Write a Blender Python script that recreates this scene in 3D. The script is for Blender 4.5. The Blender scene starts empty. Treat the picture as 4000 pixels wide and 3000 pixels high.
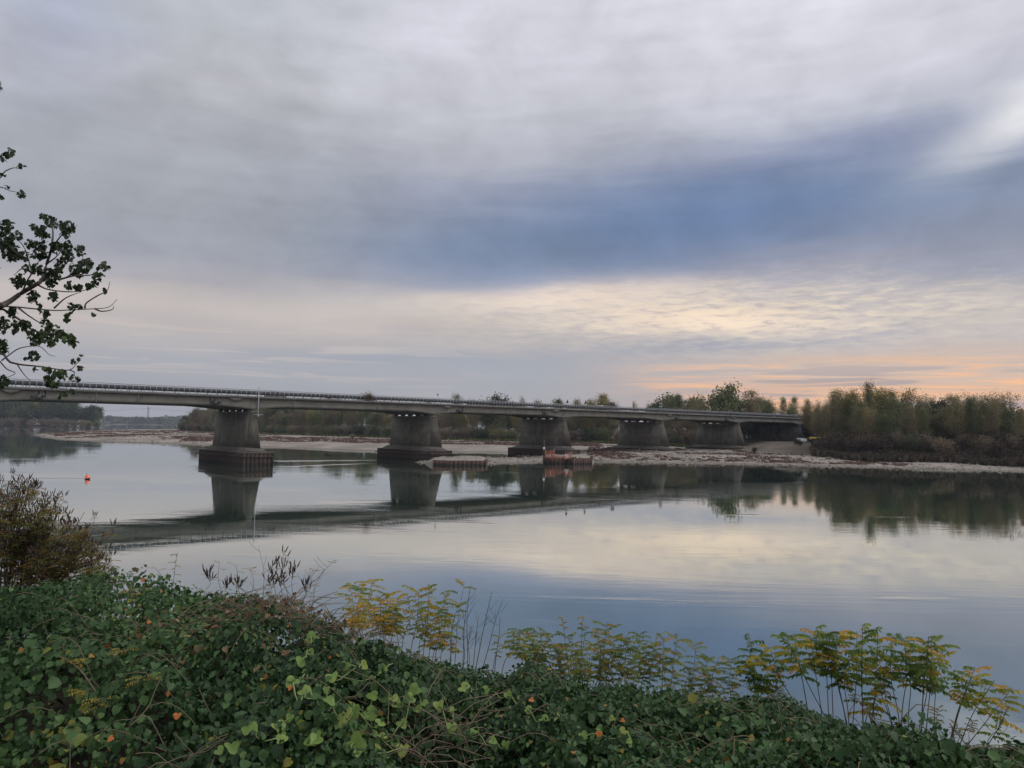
import bpy, math, random
import numpy as np
from math import radians as R, sin, cos, tan, pi
rng = np.random.default_rng(7)
random.seed(7)
SC = bpy.context.scene
COL = SC.collection
# ------------------------------------------------------------------ camera model (photo pixels -> rays)
F = 3004.0
CAM = np.array((0.0, 0.0, 7.6))
PITCH, ROLL = R(3.26), R(0.85)
_r0 = np.array((1.0, 0, 0)); _u0 = np.array((0, -sin(PITCH), cos(PITCH)))
FWD = np.array((0, cos(PITCH), sin(PITCH)))
RIGHT = cos(ROLL) * _r0 + sin(ROLL) * _u0
UP = -sin(ROLL) * _r0 + cos(ROLL) * _u0
def ray(x, y):
    return FWD + (x - 2000) / F * RIGHT - (y - 1500) / F * UP
def Pz(x, y, z=0.0):
    d = ray(x, y); return CAM + d * ((z - CAM[2]) / d[2])
def Pd(x, y, dist):                       # at horizontal forward distance
    d = ray(x, y); return CAM + d * (dist / d[1])
def az_of(x, y):
    d = ray(x, y); return math.degrees(math.atan2(d[0], d[1])), math.degrees(math.atan2(d[2], math.hypot(d[0], d[1])))
def lin(r, g, b):
    f = lambda c: (c / 255 / 12.92) if c <= 10 else ((c / 255 + 0.055) / 1.055) ** 2.4
    return (f(r), f(g), f(b))
def L4(r, g, b): return (*lin(r, g, b), 1.0)
# ------------------------------------------------------------------ object helpers
def tag(o, label=None, cat=None, group=None, kind=None):
    if label: o['label'] = label
    if cat: o['category'] = cat
    if group: o['group'] = group
    if kind: o['kind'] = kind
    return o
def empty(name, loc=(0, 0, 0), rz=0.0):
    o = bpy.data.objects.new(name, None); COL.objects.link(o)
    o.location = loc; o.rotation_euler = (0, 0, rz); o.empty_display_size = 0.3
    return o
def link(name, me, parent=None, loc=(0, 0, 0), rz=0.0):
    o = bpy.data.objects.new(name, me); COL.objects.link(o)
    o.location = loc; o.rotation_euler = (0, 0, rz)
    if parent is not None: o.parent = parent
    return o
def make_mesh(name, V, Fs, mat, smooth=False, tint=None, mats=None, mat_idx=None, rgb=None):
    """V (n,3); Fs list of (m,k) int arrays"""
    V = np.asarray(V, dtype=np.float32)
    Fs = [np.asarray(f, dtype=np.int32) for f in Fs if len(f)]
    me = bpy.data.meshes.new(name)
    me.vertices.add(len(V)); me.vertices.foreach_set('co', V.ravel())
    nl = sum(f.size for f in Fs); nf = sum(len(f) for f in Fs)
    me.loops.add(nl); me.polygons.add(nf)
    me.loops.foreach_set('vertex_index', np.concatenate([f.ravel() for f in Fs]))
    tot = np.concatenate([np.full(len(f), f.shape[1], np.int32) for f in Fs])
    start = np.concatenate(([0], np.cumsum(tot)[:-1])).astype(np.int32)
    me.polygons.foreach_set('loop_start', start)
    if smooth: me.polygons.foreach_set('use_smooth', np.ones(nf, dtype=bool))
    for m in (mats or [mat]): me.materials.append(m)
    if mat_idx is not None: me.polygons.foreach_set('material_index', np.asarray(mat_idx, np.int32))
    if tint is not None:
        a = me.attributes.new('tint', 'FLOAT', 'POINT'); a.data.foreach_set('value', np.asarray(tint, np.float32))
    if rgb is not None:
        a = me.attributes.new('zone', 'FLOAT_COLOR', 'POINT')
        c = np.ones((len(V), 4), np.float32); c[:, :3] = rgb; a.data.foreach_set('color', c.ravel())
    me.update(calc_edges=True); me.validate(verbose=False)
    return me
class MB:
    """mesh builder: collects boxes, prisms, tubes, discs"""
    def __init__(s): s.V = []; s.q = []; s.t = []; s.n = 0; s.poly = {}
    def add(s, V, quads=(), tris=()):
        V = np.asarray(V, float); s.V.append(V)
        if len(quads): s.q.append(np.asarray(quads, int) + s.n)
        if len(tris): s.t.append(np.asarray(tris, int) + s.n)
        s.n += len(V); return s
    def box(s, lo, hi, M=None):
        x0, y0, z0 = lo; x1, y1, z1 = hi
        V = np.array([(x0,y0,z0),(x1,y0,z0),(x1,y1,z0),(x0,y1,z0),(x0,y0,z1),(x1,y0,z1),(x1,y1,z1),(x0,y1,z1)], float)
        if M is not None: V = M(V)
        return s.add(V, [(0,3,2,1),(4,5,6,7),(0,1,5,4),(1,2,6,5),(2,3,7,6),(3,0,4,7)])
    def frustum(s, bottom, top):
        """two equal-count rings (n,3)"""
        b = np.asarray(bottom, float); t = np.asarray(top, float); n = len(b)
        V = np.vstack([b, t, b.mean(0)[None], t.mean(0)[None]])
        q = [(i, (i+1) % n, n + (i+1) % n, n + i) for i in range(n)]
        tr = [((i+1) % n, i, 2*n) for i in range(n)] + [(n+i, n+(i+1) % n, 2*n+1) for i in range(n)]
        return s.add(V, q, tr)
    def extrude(s, prof, axis_pts):
        """prof (n,2) closed section swept along list of frames (origin, e1, e2)"""
        n = len(prof); prof = np.asarray(prof, float); rings = []
        for o, e1, e2 in axis_pts:
            rings.append(np.asarray(o) + prof[:, :1] * np.asarray(e1) + prof[:, 1:] * np.asarray(e2))
        V = np.vstack(rings + [rings[0].mean(0)[None], rings[-1].mean(0)[None]]); k = len(rings)
        q = [(r*n+i, r*n+(i+1) % n, (r+1)*n+(i+1) % n, (r+1)*n+i) for r in range(k-1) for i in range(n)]
        tr = [((i+1) % n, i, k*n) for i in range(n)] + [((k-1)*n+i, (k-1)*n+(i+1) % n, k*n+1) for i in range(n)]
        return s.add(V, q, tr)
    def tube(s, pts, rad, n=5):
        V, q, t = tube(pts, rad, n); return s.add(V, q, t)
    def lathe(s, prof, c=(0, 0, 0), n=16):
        V = []; c = np.asarray(c, float)
        for r, z in prof:
            for i in range(n): V.append((c[0] + r*cos(2*pi*i/n), c[1] + r*sin(2*pi*i/n), c[2] + z))
        k = len(prof)
        q = [(r*n+i, r*n+(i+1) % n, (r+1)*n+(i+1) % n, (r+1)*n+i) for r in range(k-1) for i in range(n)]
        return s.add(V, q)
    def mesh(s, name, mat, smooth=False):
        F_ = []
        if s.q: F_.append(np.vstack(s.q))
        if s.t: F_.append(np.vstack(s.t))
        return make_mesh(name, np.vstack(s.V), F_, mat, smooth)
    def build(s, name, mat, parent=None, smooth=False, loc=(0,0,0), rz=0.0):
        return link(name, s.mesh(name, mat, smooth), parent, loc, rz)
def tube(pts, rad, n=5):
    pts = np.asarray(pts, float); k = len(pts)
    rad = np.full(k, rad, float) if np.isscalar(rad) else np.asarray(rad, float)
    T = np.gradient(pts, axis=0); T /= (np.linalg.norm(T, axis=1, keepdims=True) + 1e-9)
    ref = np.where(np.abs(T[:, 2:3]) > 0.9, np.array([[1.0, 0, 0]]), np.array([[0, 0, 1.0]]))
    A = np.cross(T, ref); A /= (np.linalg.norm(A, axis=1, keepdims=True) + 1e-9)
    B = np.cross(T, A)
    ang = np.arange(n) * 2 * pi / n
    V = (pts[:, None, :] + rad[:, None, None] * (np.cos(ang)[None, :, None] * A[:, None, :] + np.sin(ang)[None, :, None] * B[:, None, :])).reshape(-1, 3)
    i = np.arange(k-1)[:, None] * n; j = np.arange(n)[None, :]; j2 = (j + 1) % n
    q = np.stack([i + j, i + j2, i + n + j2, i + n + j], -1).reshape(-1, 4)
    V = np.vstack([V, pts[-1:]]); e = k * n
    t = np.stack([(k-1)*n + np.arange(n), (k-1)*n + (np.arange(n)+1) % n, np.full(n, e)], -1)
    return V, q, t
def smooth_path(pts, sub=4):
    pts = np.asarray(pts, float); k = len(pts)
    if k < 3: return pts
    P = np.vstack([2*pts[0]-pts[1], pts, 2*pts[-1]-pts[-2]]); out = []
    for i in range(1, k):
        p0, p1, p2, p3 = P[i-1], P[i], P[i+1], P[i+2]
        for s_ in range(sub):
            t = s_ / sub
            out.append(0.5*((2*p1)+(-p0+p2)*t+(2*p0-5*p1+4*p2-p3)*t*t+(-p0+3*p1-3*p2+p3)*t**3))
    out.append(pts[-1]); return np.array(out)
def rots(n, normal=None, tilt=0.5, yaw=None, g=None):
    """n rotation matrices whose local z is 'normal' tilted by gaussian 'tilt' and whose local x (leaf length) is random about it"""
    g = g or rng
    N = np.tile(np.array((0, 0, 1.0)), (n, 1)) if normal is None else np.asarray(normal, float)
    N = N + g.normal(0, tilt, (n, 3)); N /= np.linalg.norm(N, axis=1, keepdims=True)
    a = g.normal(0, 1, (n, 3)) if yaw is None else yaw + g.normal(0, .35, (n, 3))
    X = a - N * (a * N).sum(1, keepdims=True); X /= (np.linalg.norm(X, axis=1, keepdims=True) + 1e-9)
    Y = np.cross(N, X)
    return np.stack([X, Y, N], -1)
def scatter(tv, tf, pos, M, scale):
    """instances of a template: verts (k,3), faces (m,c)"""
    n = len(pos); k = len(tv)
    sc = np.asarray(scale, float)
    if sc.ndim == 0: sc = np.full(n, float(sc))
    W = np.einsum('nij,kj->nki', M, tv) * sc[:, None, None] + np.asarray(pos)[:, None, :]
    Fc = (np.asarray(tf)[None] + (np.arange(n) * k)[:, None, None]).reshape(-1, np.asarray(tf).shape[1])
    return W.reshape(-1, 3), Fc
# leaf templates, unit length along x, folded on the midrib
LEAF = np.array([(0,0,0),(.28,.40,.10),(.72,.34,.06),(1.06,0,-.10),(.72,-.34,.06),(.28,-.40,.10)]); LEAF_F = np.array([(0,3,2,1),(0,5,4,3)])
HEART = np.array([(.06,0,0),(-.10,.26,.06),(.22,.50,.10),(.66,.36,.04),(1.0,0,-.14),(.66,-.36,.04),(.22,-.50,.10),(-.10,-.26,.06),(.45,0,-.02)])
HEART_F = np.array([(0,8,2,1),(8,4,3,2),(0,7,6,8),(8,6,5,4)])
LFT = np.array([(0,0,0),(.35,.20,.05),(1,0,-.08),(.35,-.20,.05)]); LFT_F = np.array([(0,2,1,1),(0,3,2,2)])
LFT_F = np.array([(0,2,1),(0,3,2)])
TWIGCARD = np.array([(0,0,0),(.5,.22,.05),(1,0,0),(.5,-.22,-.05)]); TWIGCARD_F = np.array([(0,1,2,3)])
# value noise
_lat = np.random.default_rng(3).random((256, 256))
def vnoise(x, y):
    x = np.asarray(x, float); y = np.asarray(y, float)
    xi = np.floor(x).astype(int); yi = np.floor(y).astype(int); fx = x - xi; fy = y - yi
    fx = fx*fx*(3-2*fx); fy = fy*fy*(3-2*fy)
    a = _lat[xi & 255, yi & 255]; b = _lat[(xi+1) & 255, yi & 255]; c = _lat[xi & 255, (yi+1) & 255]; d = _lat[(xi+1) & 255, (yi+1) & 255]
    return (a*(1-fx)+b*fx)*(1-fy) + (c*(1-fx)+d*fx)*fy
def fbm(x, y, o=4):
    s = 0; a = .5
    for i in range(o):
        s = s + a * vnoise(x * 2**i + 17*i, y * 2**i + 31*i); a *= .5
    return s / (1 - .5**o) - .5
def sstep(a, b, x):
    t = np.clip((np.asarray(x, float) - a) / (b - a), 0, 1); return t*t*(3-2*t)
# ------------------------------------------------------------------ materials
class X:
    """tiny expression wrapper round shader sockets"""
    def __init__(s, nt, v): s.nt = nt; s.v = v
    def _m(s, op, *a):
        n = s.nt.nodes.new('ShaderNodeMath'); n.operation = op
        for i, q in enumerate((s,) + a):
            q = q.v if isinstance(q, X) else q
            if isinstance(q, (int, float)): n.inputs[i].default_value = q
            else: s.nt.links.new(q, n.inputs[i])
        return X(s.nt, n.outputs[0])
    def __add__(s, o): return s._m('ADD', o)
    def __sub__(s, o): return s._m('SUBTRACT', o)
    def __mul__(s, o): return s._m('MULTIPLY', o)
    def __truediv__(s, o): return s._m('DIVIDE', o)
    def clamp(s, a=0.0, b=1.0): return s._m('MAXIMUM', a)._m('MINIMUM', b)
    def step(s, a, b):
        n = s.nt.nodes.new('ShaderNodeMapRange'); n.interpolation_type = 'SMOOTHSTEP'
        s.nt.links.new(s.v, n.inputs[0]); n.inputs[1].default_value = a; n.inputs[2].default_value = b
        return X(s.nt, n.outputs[0])
def mixc(nt, f, a, b):
    n = nt.nodes.new('ShaderNodeMix'); n.data_type = 'RGBA'
    for sock, q in ((n.inputs[0], f), (n.inputs[6], a), (n.inputs[7], b)):
        q = q.v if isinstance(q, X) else q
        if isinstance(q, (int, float)): sock.default_value = q
        elif isinstance(q, tuple): sock.default_value = q if len(q) == 4 else (*q, 1)
        else: nt.links.new(q, sock)
    return n.outputs[2]
def noise(nt, vec, scale, detail=4.0, rough=.55, dist=0.0):
    n = nt.nodes.new('ShaderNodeTexNoise'); n.inputs['Scale'].default_value = scale; n.inputs['Detail'].default_value = detail
    n.inputs['Roughness'].default_value = rough; n.inputs['Distortion'].default_value = dist
    if vec is not None: nt.links.new(vec, n.inputs['Vector'])
    return X(nt, n.outputs['Fac'])
def mapping(nt, vec, scale=(1, 1, 1), rot=(0, 0, 0)):
    n = nt.nodes.new('ShaderNodeMapping'); n.inputs['Scale'].default_value = scale; n.inputs['Rotation'].default_value = rot
    nt.links.new(vec, n.inputs['Vector']); return n.outputs[0]
def ramp(nt, fac, stops, interp='LINEAR'):
    n = nt.nodes.new('ShaderNodeValToRGB'); cr = n.color_ramp; cr.interpolation = interp
    while len(cr.elements) < len(stops): cr.elements.new(0.5)
    for e, (p, c) in zip(cr.elements, sorted(stops)): e.position = p; e.color = c if len(c) == 4 else (*c, 1)
    nt.links.new(fac.v if isinstance(fac, X) else fac, n.inputs[0]); return n.outputs[0]
def new_mat(name):
    m = bpy.data.materials.new(name); m.use_nodes = True; nt = m.node_tree
    return m, nt, nt.nodes['Principled BSDF'], nt.nodes['Material Output']
def objco(nt): return nt.nodes.new('ShaderNodeTexCoord').outputs['Object']
def surf(name, c1, c2, scale=1.0, rough=.8, bump=.0, stretch=(1, 1, 1), metallic=0.0, c3=None, detail=6):
    m, nt, b, out = new_mat(name)
    v = mapping(nt, objco(nt), stretch)
    n = noise(nt, v, scale, detail, .6)
    st = [(.32, c1), (.68, c2)] + ([(.78, c3)] if c3 else [])
    nt.links.new(ramp(nt, n, st), b.inputs['Base Color'])
    b.inputs['Roughness'].default_value = rough; b.inputs['Metallic'].default_value = metallic
    if bump:
        bp = nt.nodes.new('ShaderNodeBump'); bp.inputs['Strength'].default_value = .5; bp.inputs['Distance'].default_value = bump
        nt.links.new(noise(nt, v, scale * 3, 6).v, bp.inputs['Height']); nt.links.new(bp.outputs[0], b.inputs['Normal'])
    return m
def foliage(name, stops, trans=.30, rough=.55, obj_var=0.0, back=None, spec=.35):
    """colour from the per-leaf 'tint' attribute, shifted a little per plant"""
    m, nt, b, out = new_mat(name)
    at = nt.nodes.new('ShaderNodeAttribute'); at.attribute_name = 'tint'
    f = X(nt, at.outputs['Fac'])
    if obj_var:
        oi = nt.nodes.new('ShaderNodeObjectInfo'); f = (f + (X(nt, oi.outputs['Random']) - .5) * obj_var).clamp()
    c = ramp(nt, f, stops)
    nt.links.new(c, b.inputs['Base Color']); b.inputs['Roughness'].default_value = rough; b.inputs['Specular IOR Level'].default_value = spec
    tr = nt.nodes.new('ShaderNodeBsdfTranslucent'); nt.links.new(c, tr.inputs['Color'])
    mx = nt.nodes.new('ShaderNodeMixShader'); mx.inputs[0].default_value = trans
    nt.links.new(b.outputs[0], mx.inputs[1]); nt.links.new(tr.outputs[0], mx.inputs[2]); nt.links.new(mx.outputs[0], out.inputs['Surface'])
    return m
def concrete(name, base, dark, stain, streak=1.0):
    m, nt, b, out = new_mat(name)
    oi = nt.nodes.new('ShaderNodeObjectInfo'); of = nt.nodes.new('ShaderNodeVectorMath'); of.operation = 'ADD'
    cb = nt.nodes.new('ShaderNodeCombineXYZ'); rr = X(nt, oi.outputs['Random']); nt.links.new((rr * 60.0).v, cb.inputs[0]); nt.links.new((rr * 35.0).v, cb.inputs[1])
    nt.links.new(objco(nt), of.inputs[0]); nt.links.new(cb.outputs[0], of.inputs[1]); co = of.outputs[0]
    n1 = noise(nt, mapping(nt, co, (.5, .5, .5)), 1.0, 8, .65)
    n2 = noise(nt, mapping(nt, co, (1.1, 1.1, .09)), 1.0, 5, .6)          # rain streaks run down
    n3 = noise(nt, mapping(nt, co, (.05, .05, 4.0)), 1.0, 3, .5)           # board lines
    c = mixc(nt, n1.step(.35, .7), (*base, 1), (*dark, 1))
    c = mixc(nt, n2.step(.52, .75) * (.55 * streak), c, (*stain, 1))
    c = mixc(nt, n3.step(.52, .66) * .45, c, (*dark, 1))
    nt.links.new(c, b.inputs['Base Color']); b.inputs['Roughness'].default_value = .85
    bp = nt.nodes.new('ShaderNodeBump'); bp.inputs['Strength'].default_value = .4; bp.inputs['Distance'].default_value = .03
    nt.links.new(n1.v, bp.inputs['Height']); nt.links.new(bp.outputs[0], b.inputs['Normal'])
    return m
M = {}
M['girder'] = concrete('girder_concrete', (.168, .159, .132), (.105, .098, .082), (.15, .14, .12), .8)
M['fascia'] = concrete('fascia_concrete', (.19, .185, .172), (.115, .11, .10), (.07, .068, .06), 1.2)
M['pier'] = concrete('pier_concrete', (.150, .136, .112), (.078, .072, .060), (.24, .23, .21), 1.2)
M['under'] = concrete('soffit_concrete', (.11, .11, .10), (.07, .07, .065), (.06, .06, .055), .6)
M['footing'] = surf('footing_concrete', (.14, .125, .105), (.075, .068, .058), .8, .9, .04, c3=(.22, .21, .19))
M['asphalt'] = surf('asphalt', (.045, .045, .047), (.06, .06, .06), 3, .9)
M['steel'] = surf('galvanised_steel', (.26, .27, .28), (.36, .37, .38), 3, .5, metallic=.5)
M['guard'] = surf('weathered_guardrail', (.045, .05, .06), (.085, .09, .10), 2, .65, metallic=.3)
M['dark'] = surf('dark_gap', (.012, .012, .012), (.03, .028, .026), 2, .9)
M['pile'] = surf('rusty_sheet_pile', (.032, .025, .022), (.072, .045, .035), .9, .8, .02, (1, 1, .35), c3=(.13, .075, .055))
M['pierend'] = concrete('shaded_pier_end_concrete', (.085, .078, .062), (.050, .045, .037), (.16, .13, .09), 1.3)
def pile_mat(m):
    # algae-dark tide band just above the river
    nt = m.node_tree; b = nt.nodes['Principled BSDF']; c = b.inputs['Base Color'].links[0].from_socket
    g = nt.nodes.new('ShaderNodeNewGeometry'); s = nt.nodes.new('ShaderNodeSeparateXYZ'); nt.links.new(g.outputs['Position'], s.inputs[0])
    f = (X(nt, s.outputs[2]) + noise(nt, g.outputs['Position'], .8, 3) * .5).step(.85, .45)
    nt.links.new(mixc(nt, f * .85, c, (.012, .013, .011, 1)), b.inputs['Base Color'])
M['pilered'] = surf('red_rust_sheet_pile', (.055, .030, .024), (.12, .058, .042), .9, .8, .02, (1, 1, .35), c3=(.16, .10, .08))
pile_mat(M['pile']); pile_mat(M['pilered'])
M['cap'] = surf('pale_cap', (.22, .21, .20), (.33, .31, .29), 1.5, .9)
M['orange'] = surf('orange_plastic', (.80, .11, .045), (.9, .17, .07), 3, .5)
M['black'] = surf('black_rubber', (.012, .012, .013), (.022, .022, .022), 4, .6)
M['white'] = surf('white_paint', (.72, .72, .72), (.82, .82, .81), 2, .5)
M['yellow'] = surf('yellow_paint', (.45, .26, .02), (.60, .36, .04), 2, .5)
M['orangecab'] = surf('orange_cab_paint', (.55, .20, .02), (.7, .28, .03), 2, .5)
M['grey'] = surf('grey_paint', (.28, .29, .30), (.38, .39, .40), 1, .6)
M['glass'] = surf('dark_glass', (.015, .018, .02), (.02, .024, .028), 1, .08)
M['signback'] = surf('sign_back_metal', (.035, .037, .04), (.06, .06, .065), 3, .5, metallic=.4)
M['green'] = surf('green_slat', (.02, .05, .042), (.035, .07, .06), 3, .5)
M['blue'] = surf('blue_pipe', (.04, .10, .24), (.06, .13, .30), 3, .5)
M['wood'] = surf('grey_wood', (.13, .10, .08), (.22, .18, .15), 2, .9, stretch=(1, 6, 6))
M['bark'] = surf('bark', (.055, .048, .040), (.10, .088, .072), 4, .95, stretch=(3, 3, .7))
M['palebark'] = surf('pale_bark', (.10, .092, .075), (.19, .175, .145), 2, .95, stretch=(2, 2, .5))
M['twig'] = surf('twig_brown', (.07, .052, .042), (.13, .09, .07), 8, .9)
M['stalk'] = surf('dark_stalk', (.040, .026, .024), (.085, .055, .046), 9, .8)
M['stalkgreen'] = surf('olive_stalk', (.08, .07, .035), (.14, .11, .06), 9, .8)
M['seed'] = surf('dark_seed_spike', (.035, .024, .020), (.075, .050, .042), 30, .9)
def drygrass(name, c1, c2):
    return surf(name, c1, c2, 12, .9)
M['limestem'] = surf('lime_stem', (.13, .19, .05), (.20, .24, .08), 9, .7)
M['dry'] = drygrass('dry_stems', (.11, .08, .055), (.22, .16, .11))
M['netting'] = None
def net_mat():
    m, nt, b, out = new_mat('orange_netting')
    n = noise(nt, objco(nt), 2.2, 4)
    nt.links.new(ramp(nt, n, [(.3, (.26, .075, .045)), (.7, (.37, .12, .07))]), b.inputs['Base Color']); b.inputs['Roughness'].default_value = .7
    t = nt.nodes.new('ShaderNodeBsdfTransparent'); mx = nt.nodes.new('ShaderNodeMixShader'); mx.inputs[0].default_value = .38
    nt.links.new(b.outputs[0], mx.inputs[1]); nt.links.new(t.outputs[0], mx.inputs[2]); nt.links.new(mx.outputs[0], out.inputs['Surface'])
    return m
M['netting'] = net_mat()
# foliage
M['poplarleaf'] = foliage('poplar_leaf', [(0, (.016, .027, .012)), (.6, (.042, .070, .026)), (.9, (.075, .11, .03)), (1, (.16, .15, .03))], .35)
M['vine'] = foliage('vine_leaf', [(0, (.012, .032, .010)), (.35, (.027, .066, .019)), (.7, (.058, .116, .036)), (.90, (.105, .180, .058)), (.955, (.16, .19, .035)), (.985, (.27, .17, .03)), (1, (.30, .11, .03))], .22, .5, spec=.22)
M['clover'] = foliage('ground_herb', [(0, (.025, .065, .018)), (1, (.075, .15, .04))], .3)
M['lime'] = foliage('lime_leaf', [(0, (.12, .21, .04)), (.7, (.22, .32, .08)), (1, (.32, .31, .07))], .30, .6)
M['dead'] = foliage('dead_leaf', [(0, (.42, .12, .03)), (1, (.60, .22, .06))], .3, .7)
M['yellowleaf'] = foliage('yellow_leaf', [(0, (.15, .15, .025)), (1, (.34, .23, .03))], .35)
M['sapling'] = foliage('sapling_leaf', [(0, (.055, .13, .024)), (.40, (.16, .24, .030)), (.65, (.34, .33, .036)), (.85, (.52, .38, .03)), (1, (.62, .30, .025))], .5)
M['olive'] = foliage('sapling_olive_leaf', [(0, (.10, .18, .04)), (.5, (.23, .27, .05)), (.8, (.39, .31, .055)), (1, (.46, .26, .05))], .5)
M['shrub'] = foliage('shrub_leaf', [(0, (.085, .12, .03)), (.5, (.19, .19, .045)), (.8, (.30, .20, .06)), (1, (.35, .15, .05))], .5)
M['drymat'] = foliage('dry_tangle', [(0, (.06, .035, .02)), (.6, (.15, .09, .045)), (1, (.28, .19, .11))], .2, .9)
M['tree_green'] = foliage('wood_green', [(0, (0.081, 0.103, 0.053)), (.6, (0.138, 0.165, 0.073)), (1, (0.237, 0.225, 0.088))], .3, .8, .5)
M['tree_olive'] = foliage('wood_olive', [(0, (0.125, 0.122, 0.073)), (.5, (0.200, 0.188, 0.098)), (1, (0.325, 0.250, 0.112))], .3, .8, .5)
M['tree_brown'] = foliage('wood_brown', [(0, (0.138, 0.112, 0.085)), (.6, (0.219, 0.175, 0.125)), (1, (0.312, 0.237, 0.156))], .25, .9, .5)
M['tree_yellow'] = foliage('wood_yellow', [(0, (0.163, 0.138, 0.056)), (.6, (0.263, 0.219, 0.075)), (1, (0.400, 0.288, 0.088))], .35, .8, .3)
M['tree_dark'] = foliage('wood_dark', [(0, (0.045, 0.060, 0.035)), (.6, (0.075, 0.095, 0.050)), (1, (0.112, 0.125, 0.056))], .25, .85, .5)
M['brush'] = foliage('dark_brush', [(0, (.040, .033, .026)), (.6, (.072, .058, .044)), (1, (.115, .09, .06))], .2, .9)
M['redplant'] = foliage('red_weed', [(0, (.075, .042, .036)), (.5, (.14, .080, .066)), (1, (.22, .16, .12))], .2, .9)
M['greenherb'] = foliage('bank_herb', [(0, (.04, .055, .02)), (.6, (.085, .10, .03)), (1, (.16, .15, .05))], .3, .9)
# ------------------------------------------------------------------ world: overcast evening sky, clouds by direction
SUN_AZ, SUN_EL = 72.0, 48.0
def build_world():
    w = bpy.data.worlds.new('World'); SC.world = w; w.use_nodes = True; nt = w.node_tree
    bg = nt.nodes['Background']
    tc = nt.nodes.new('ShaderNodeTexCoord'); d = tc.outputs['Generated']
    sep = nt.nodes.new('ShaderNodeSeparateXYZ'); nt.links.new(d, sep.inputs[0])
    dx, dy, dz = (X(nt, sep.outputs[i]) for i in range(3))
    az = dx._m('ARCTAN2', dy) * (180 / pi)
    el = dz._m('MAXIMUM', 0.0)._m('ARCSINE') * (180 / pi)
    # cloud-layer coordinates (a flat layer seen in perspective)
    h = dz._m('MAXIMUM', 0.0) + .06
    cv = nt.nodes.new('ShaderNodeCombineXYZ'); nt.links.new((dx / h).v, cv.inputs[0]); nt.links.new((dy / h).v, cv.inputs[1])
    pv = cv.outputs[0]
    av = nt.nodes.new('ShaderNodeCombineXYZ'); nt.links.new((az * .04).v, av.inputs[0]); nt.links.new((el * .13).v, av.inputs[1])
    wv = mapping(nt, av.outputs[0], (1, 1, 1), (0, 0, R(-7)))
    nA = noise(nt, wv, 1.1, 5, .52) - .5                      # broad soft masses
    nB = noise(nt, mapping(nt, av.outputs[0], (1, 2.6, 1), (0, 0, R(-4))), 2.2, 4, .45, .4) - .5   # streaks
    nP = noise(nt, mapping(nt, pv, (.8, 1.1, 1), (0, 0, R(25))), .9, 5, .48, .5) - .5                # rolled cloud seen in perspective
    nF = noise(nt, mapping(nt, av.outputs[0], (2.4, 4.2, 1), (0, 0, R(-16))), 5.5, 6, .66, .5) - .5                 # small ripples
    nM = noise(nt, mapping(nt, av.outputs[0], (1.7, .85, 1), (0, 0, R(-20))), 2.9, 7, .58, .4) - .5
    elw = el + nA * 3.4 + nB * 1.1
    T = lambda rows: [(min(1, max(0, e / 40)), L4(*c)) for e, c in rows]
    s = elw / 40.0
    left = ramp(nt, s, T([(0, (168,166,172)), (2.6, (165,166,174)), (4.6, (171,172,179)), (6.6, (190,183,182)), (8.0, (197,189,186)), (9.6, (174,172,179)), (11.5, (163,166,176)), (14.5, (160,164,173)), (19, (168,171,179)), (23, (187,188,195)), (27, (183,187,194)), (40, (194,196,203))]), 'EASE')
    cen = ramp(nt, s, T([(0, (176,171,171)), (2.6, (170,171,178)), (4.6, (167,171,180)), (6.2, (188,182,182)), (8.0, (206,196,188)), (9.4, (205,198,191)), (10.6, (160,164,180)), (13.5, (143,152,170)), (17, (156,161,179)), (20, (182,184,194)), (24, (202,203,213)), (28, (214,214,225)), (40, (214,215,224))]), 'EASE')
    rig = ramp(nt, s, T([(0, (200,172,156)), (2.6, (230,188,158)), (4.2, (214,190,174)), (6.6, (196,189,188)), (9, (197,190,189)), (11, (172,171,184)), (13.5, (142,149,168)), (16.5, (137,148,168)), (19, (163,167,187)), (21.5, (196,197,207)), (25.5, (208,208,218)), (30, (222,221,231)), (40, (216,217,226))]), 'EASE')
    azw = az + nA * 14.0
    c = mixc(nt, azw.step(-24, -2), left, cen)
    c = mixc(nt, azw.step(0, 24), c, rig)
    def blob(px, py, a, b, rot=0.0, warp=1.0):
        """soft ellipse mask centred on a direction; a, b in photo pixels"""
        A, E_ = az_of(px, py); k = 57.3 / F
        u = az - A + nA * (9 * warp); v = el - E_ + nA * (3.2 * warp) + nB * (2.2 * warp)
        cr, sr = cos(R(rot)), sin(R(rot))
        p = (u * cr + v * sr) / (a * k); q = (v * cr - u * sr) / (b * k)
        return (p * p + q * q)._m('MULTIPLY', -1.0)._m('EXPONENT')
    sky = nt.nodes.new('ShaderNodeTexSky'); sky.sky_type = 'NISHITA'; sky.sun_disc = False
    sky.sun_elevation = R(SUN_EL); sky.sun_rotation = R(SUN_AZ)
    # clear blue gap
    gap = blob(2750, 850, 980, 210, 7)
    c = mixc(nt, gap * .90, c, L4(101, 124, 163))
    gap2 = blob(2050, 960, 560, 120, 6); c = mixc(nt, gap2 * .45, c, L4(112, 131, 160))
    c = mixc(nt, blob(3850, 1020, 420, 120, -4) * .55, c, L4(136, 145, 164))
    c = mixc(nt, blob(250, 60, 260, 200, 30) * .35, c, L4(150, 162, 200))
    # bright breaks
    c = mixc(nt, blob(4080, 400, 300, 80, 24, .6) * .75, c, L4(246, 244, 242))
    c = mixc(nt, blob(2250, 1160, 560, 55, 2, .5) * .85, c, L4(240, 221, 206))
    c = mixc(nt, blob(2800, 1250, 430, 55, -3, .5) * .95, c, L4(255, 231, 207))
    c = mixc(nt, blob(3750, 1220, 420, 62, 2, .6) * .55, c, L4(220, 208, 196))
    c = mixc(nt, blob(2750, 1350, 620, 30, 3, .5) * .75, c, L4(160, 164, 177))
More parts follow.
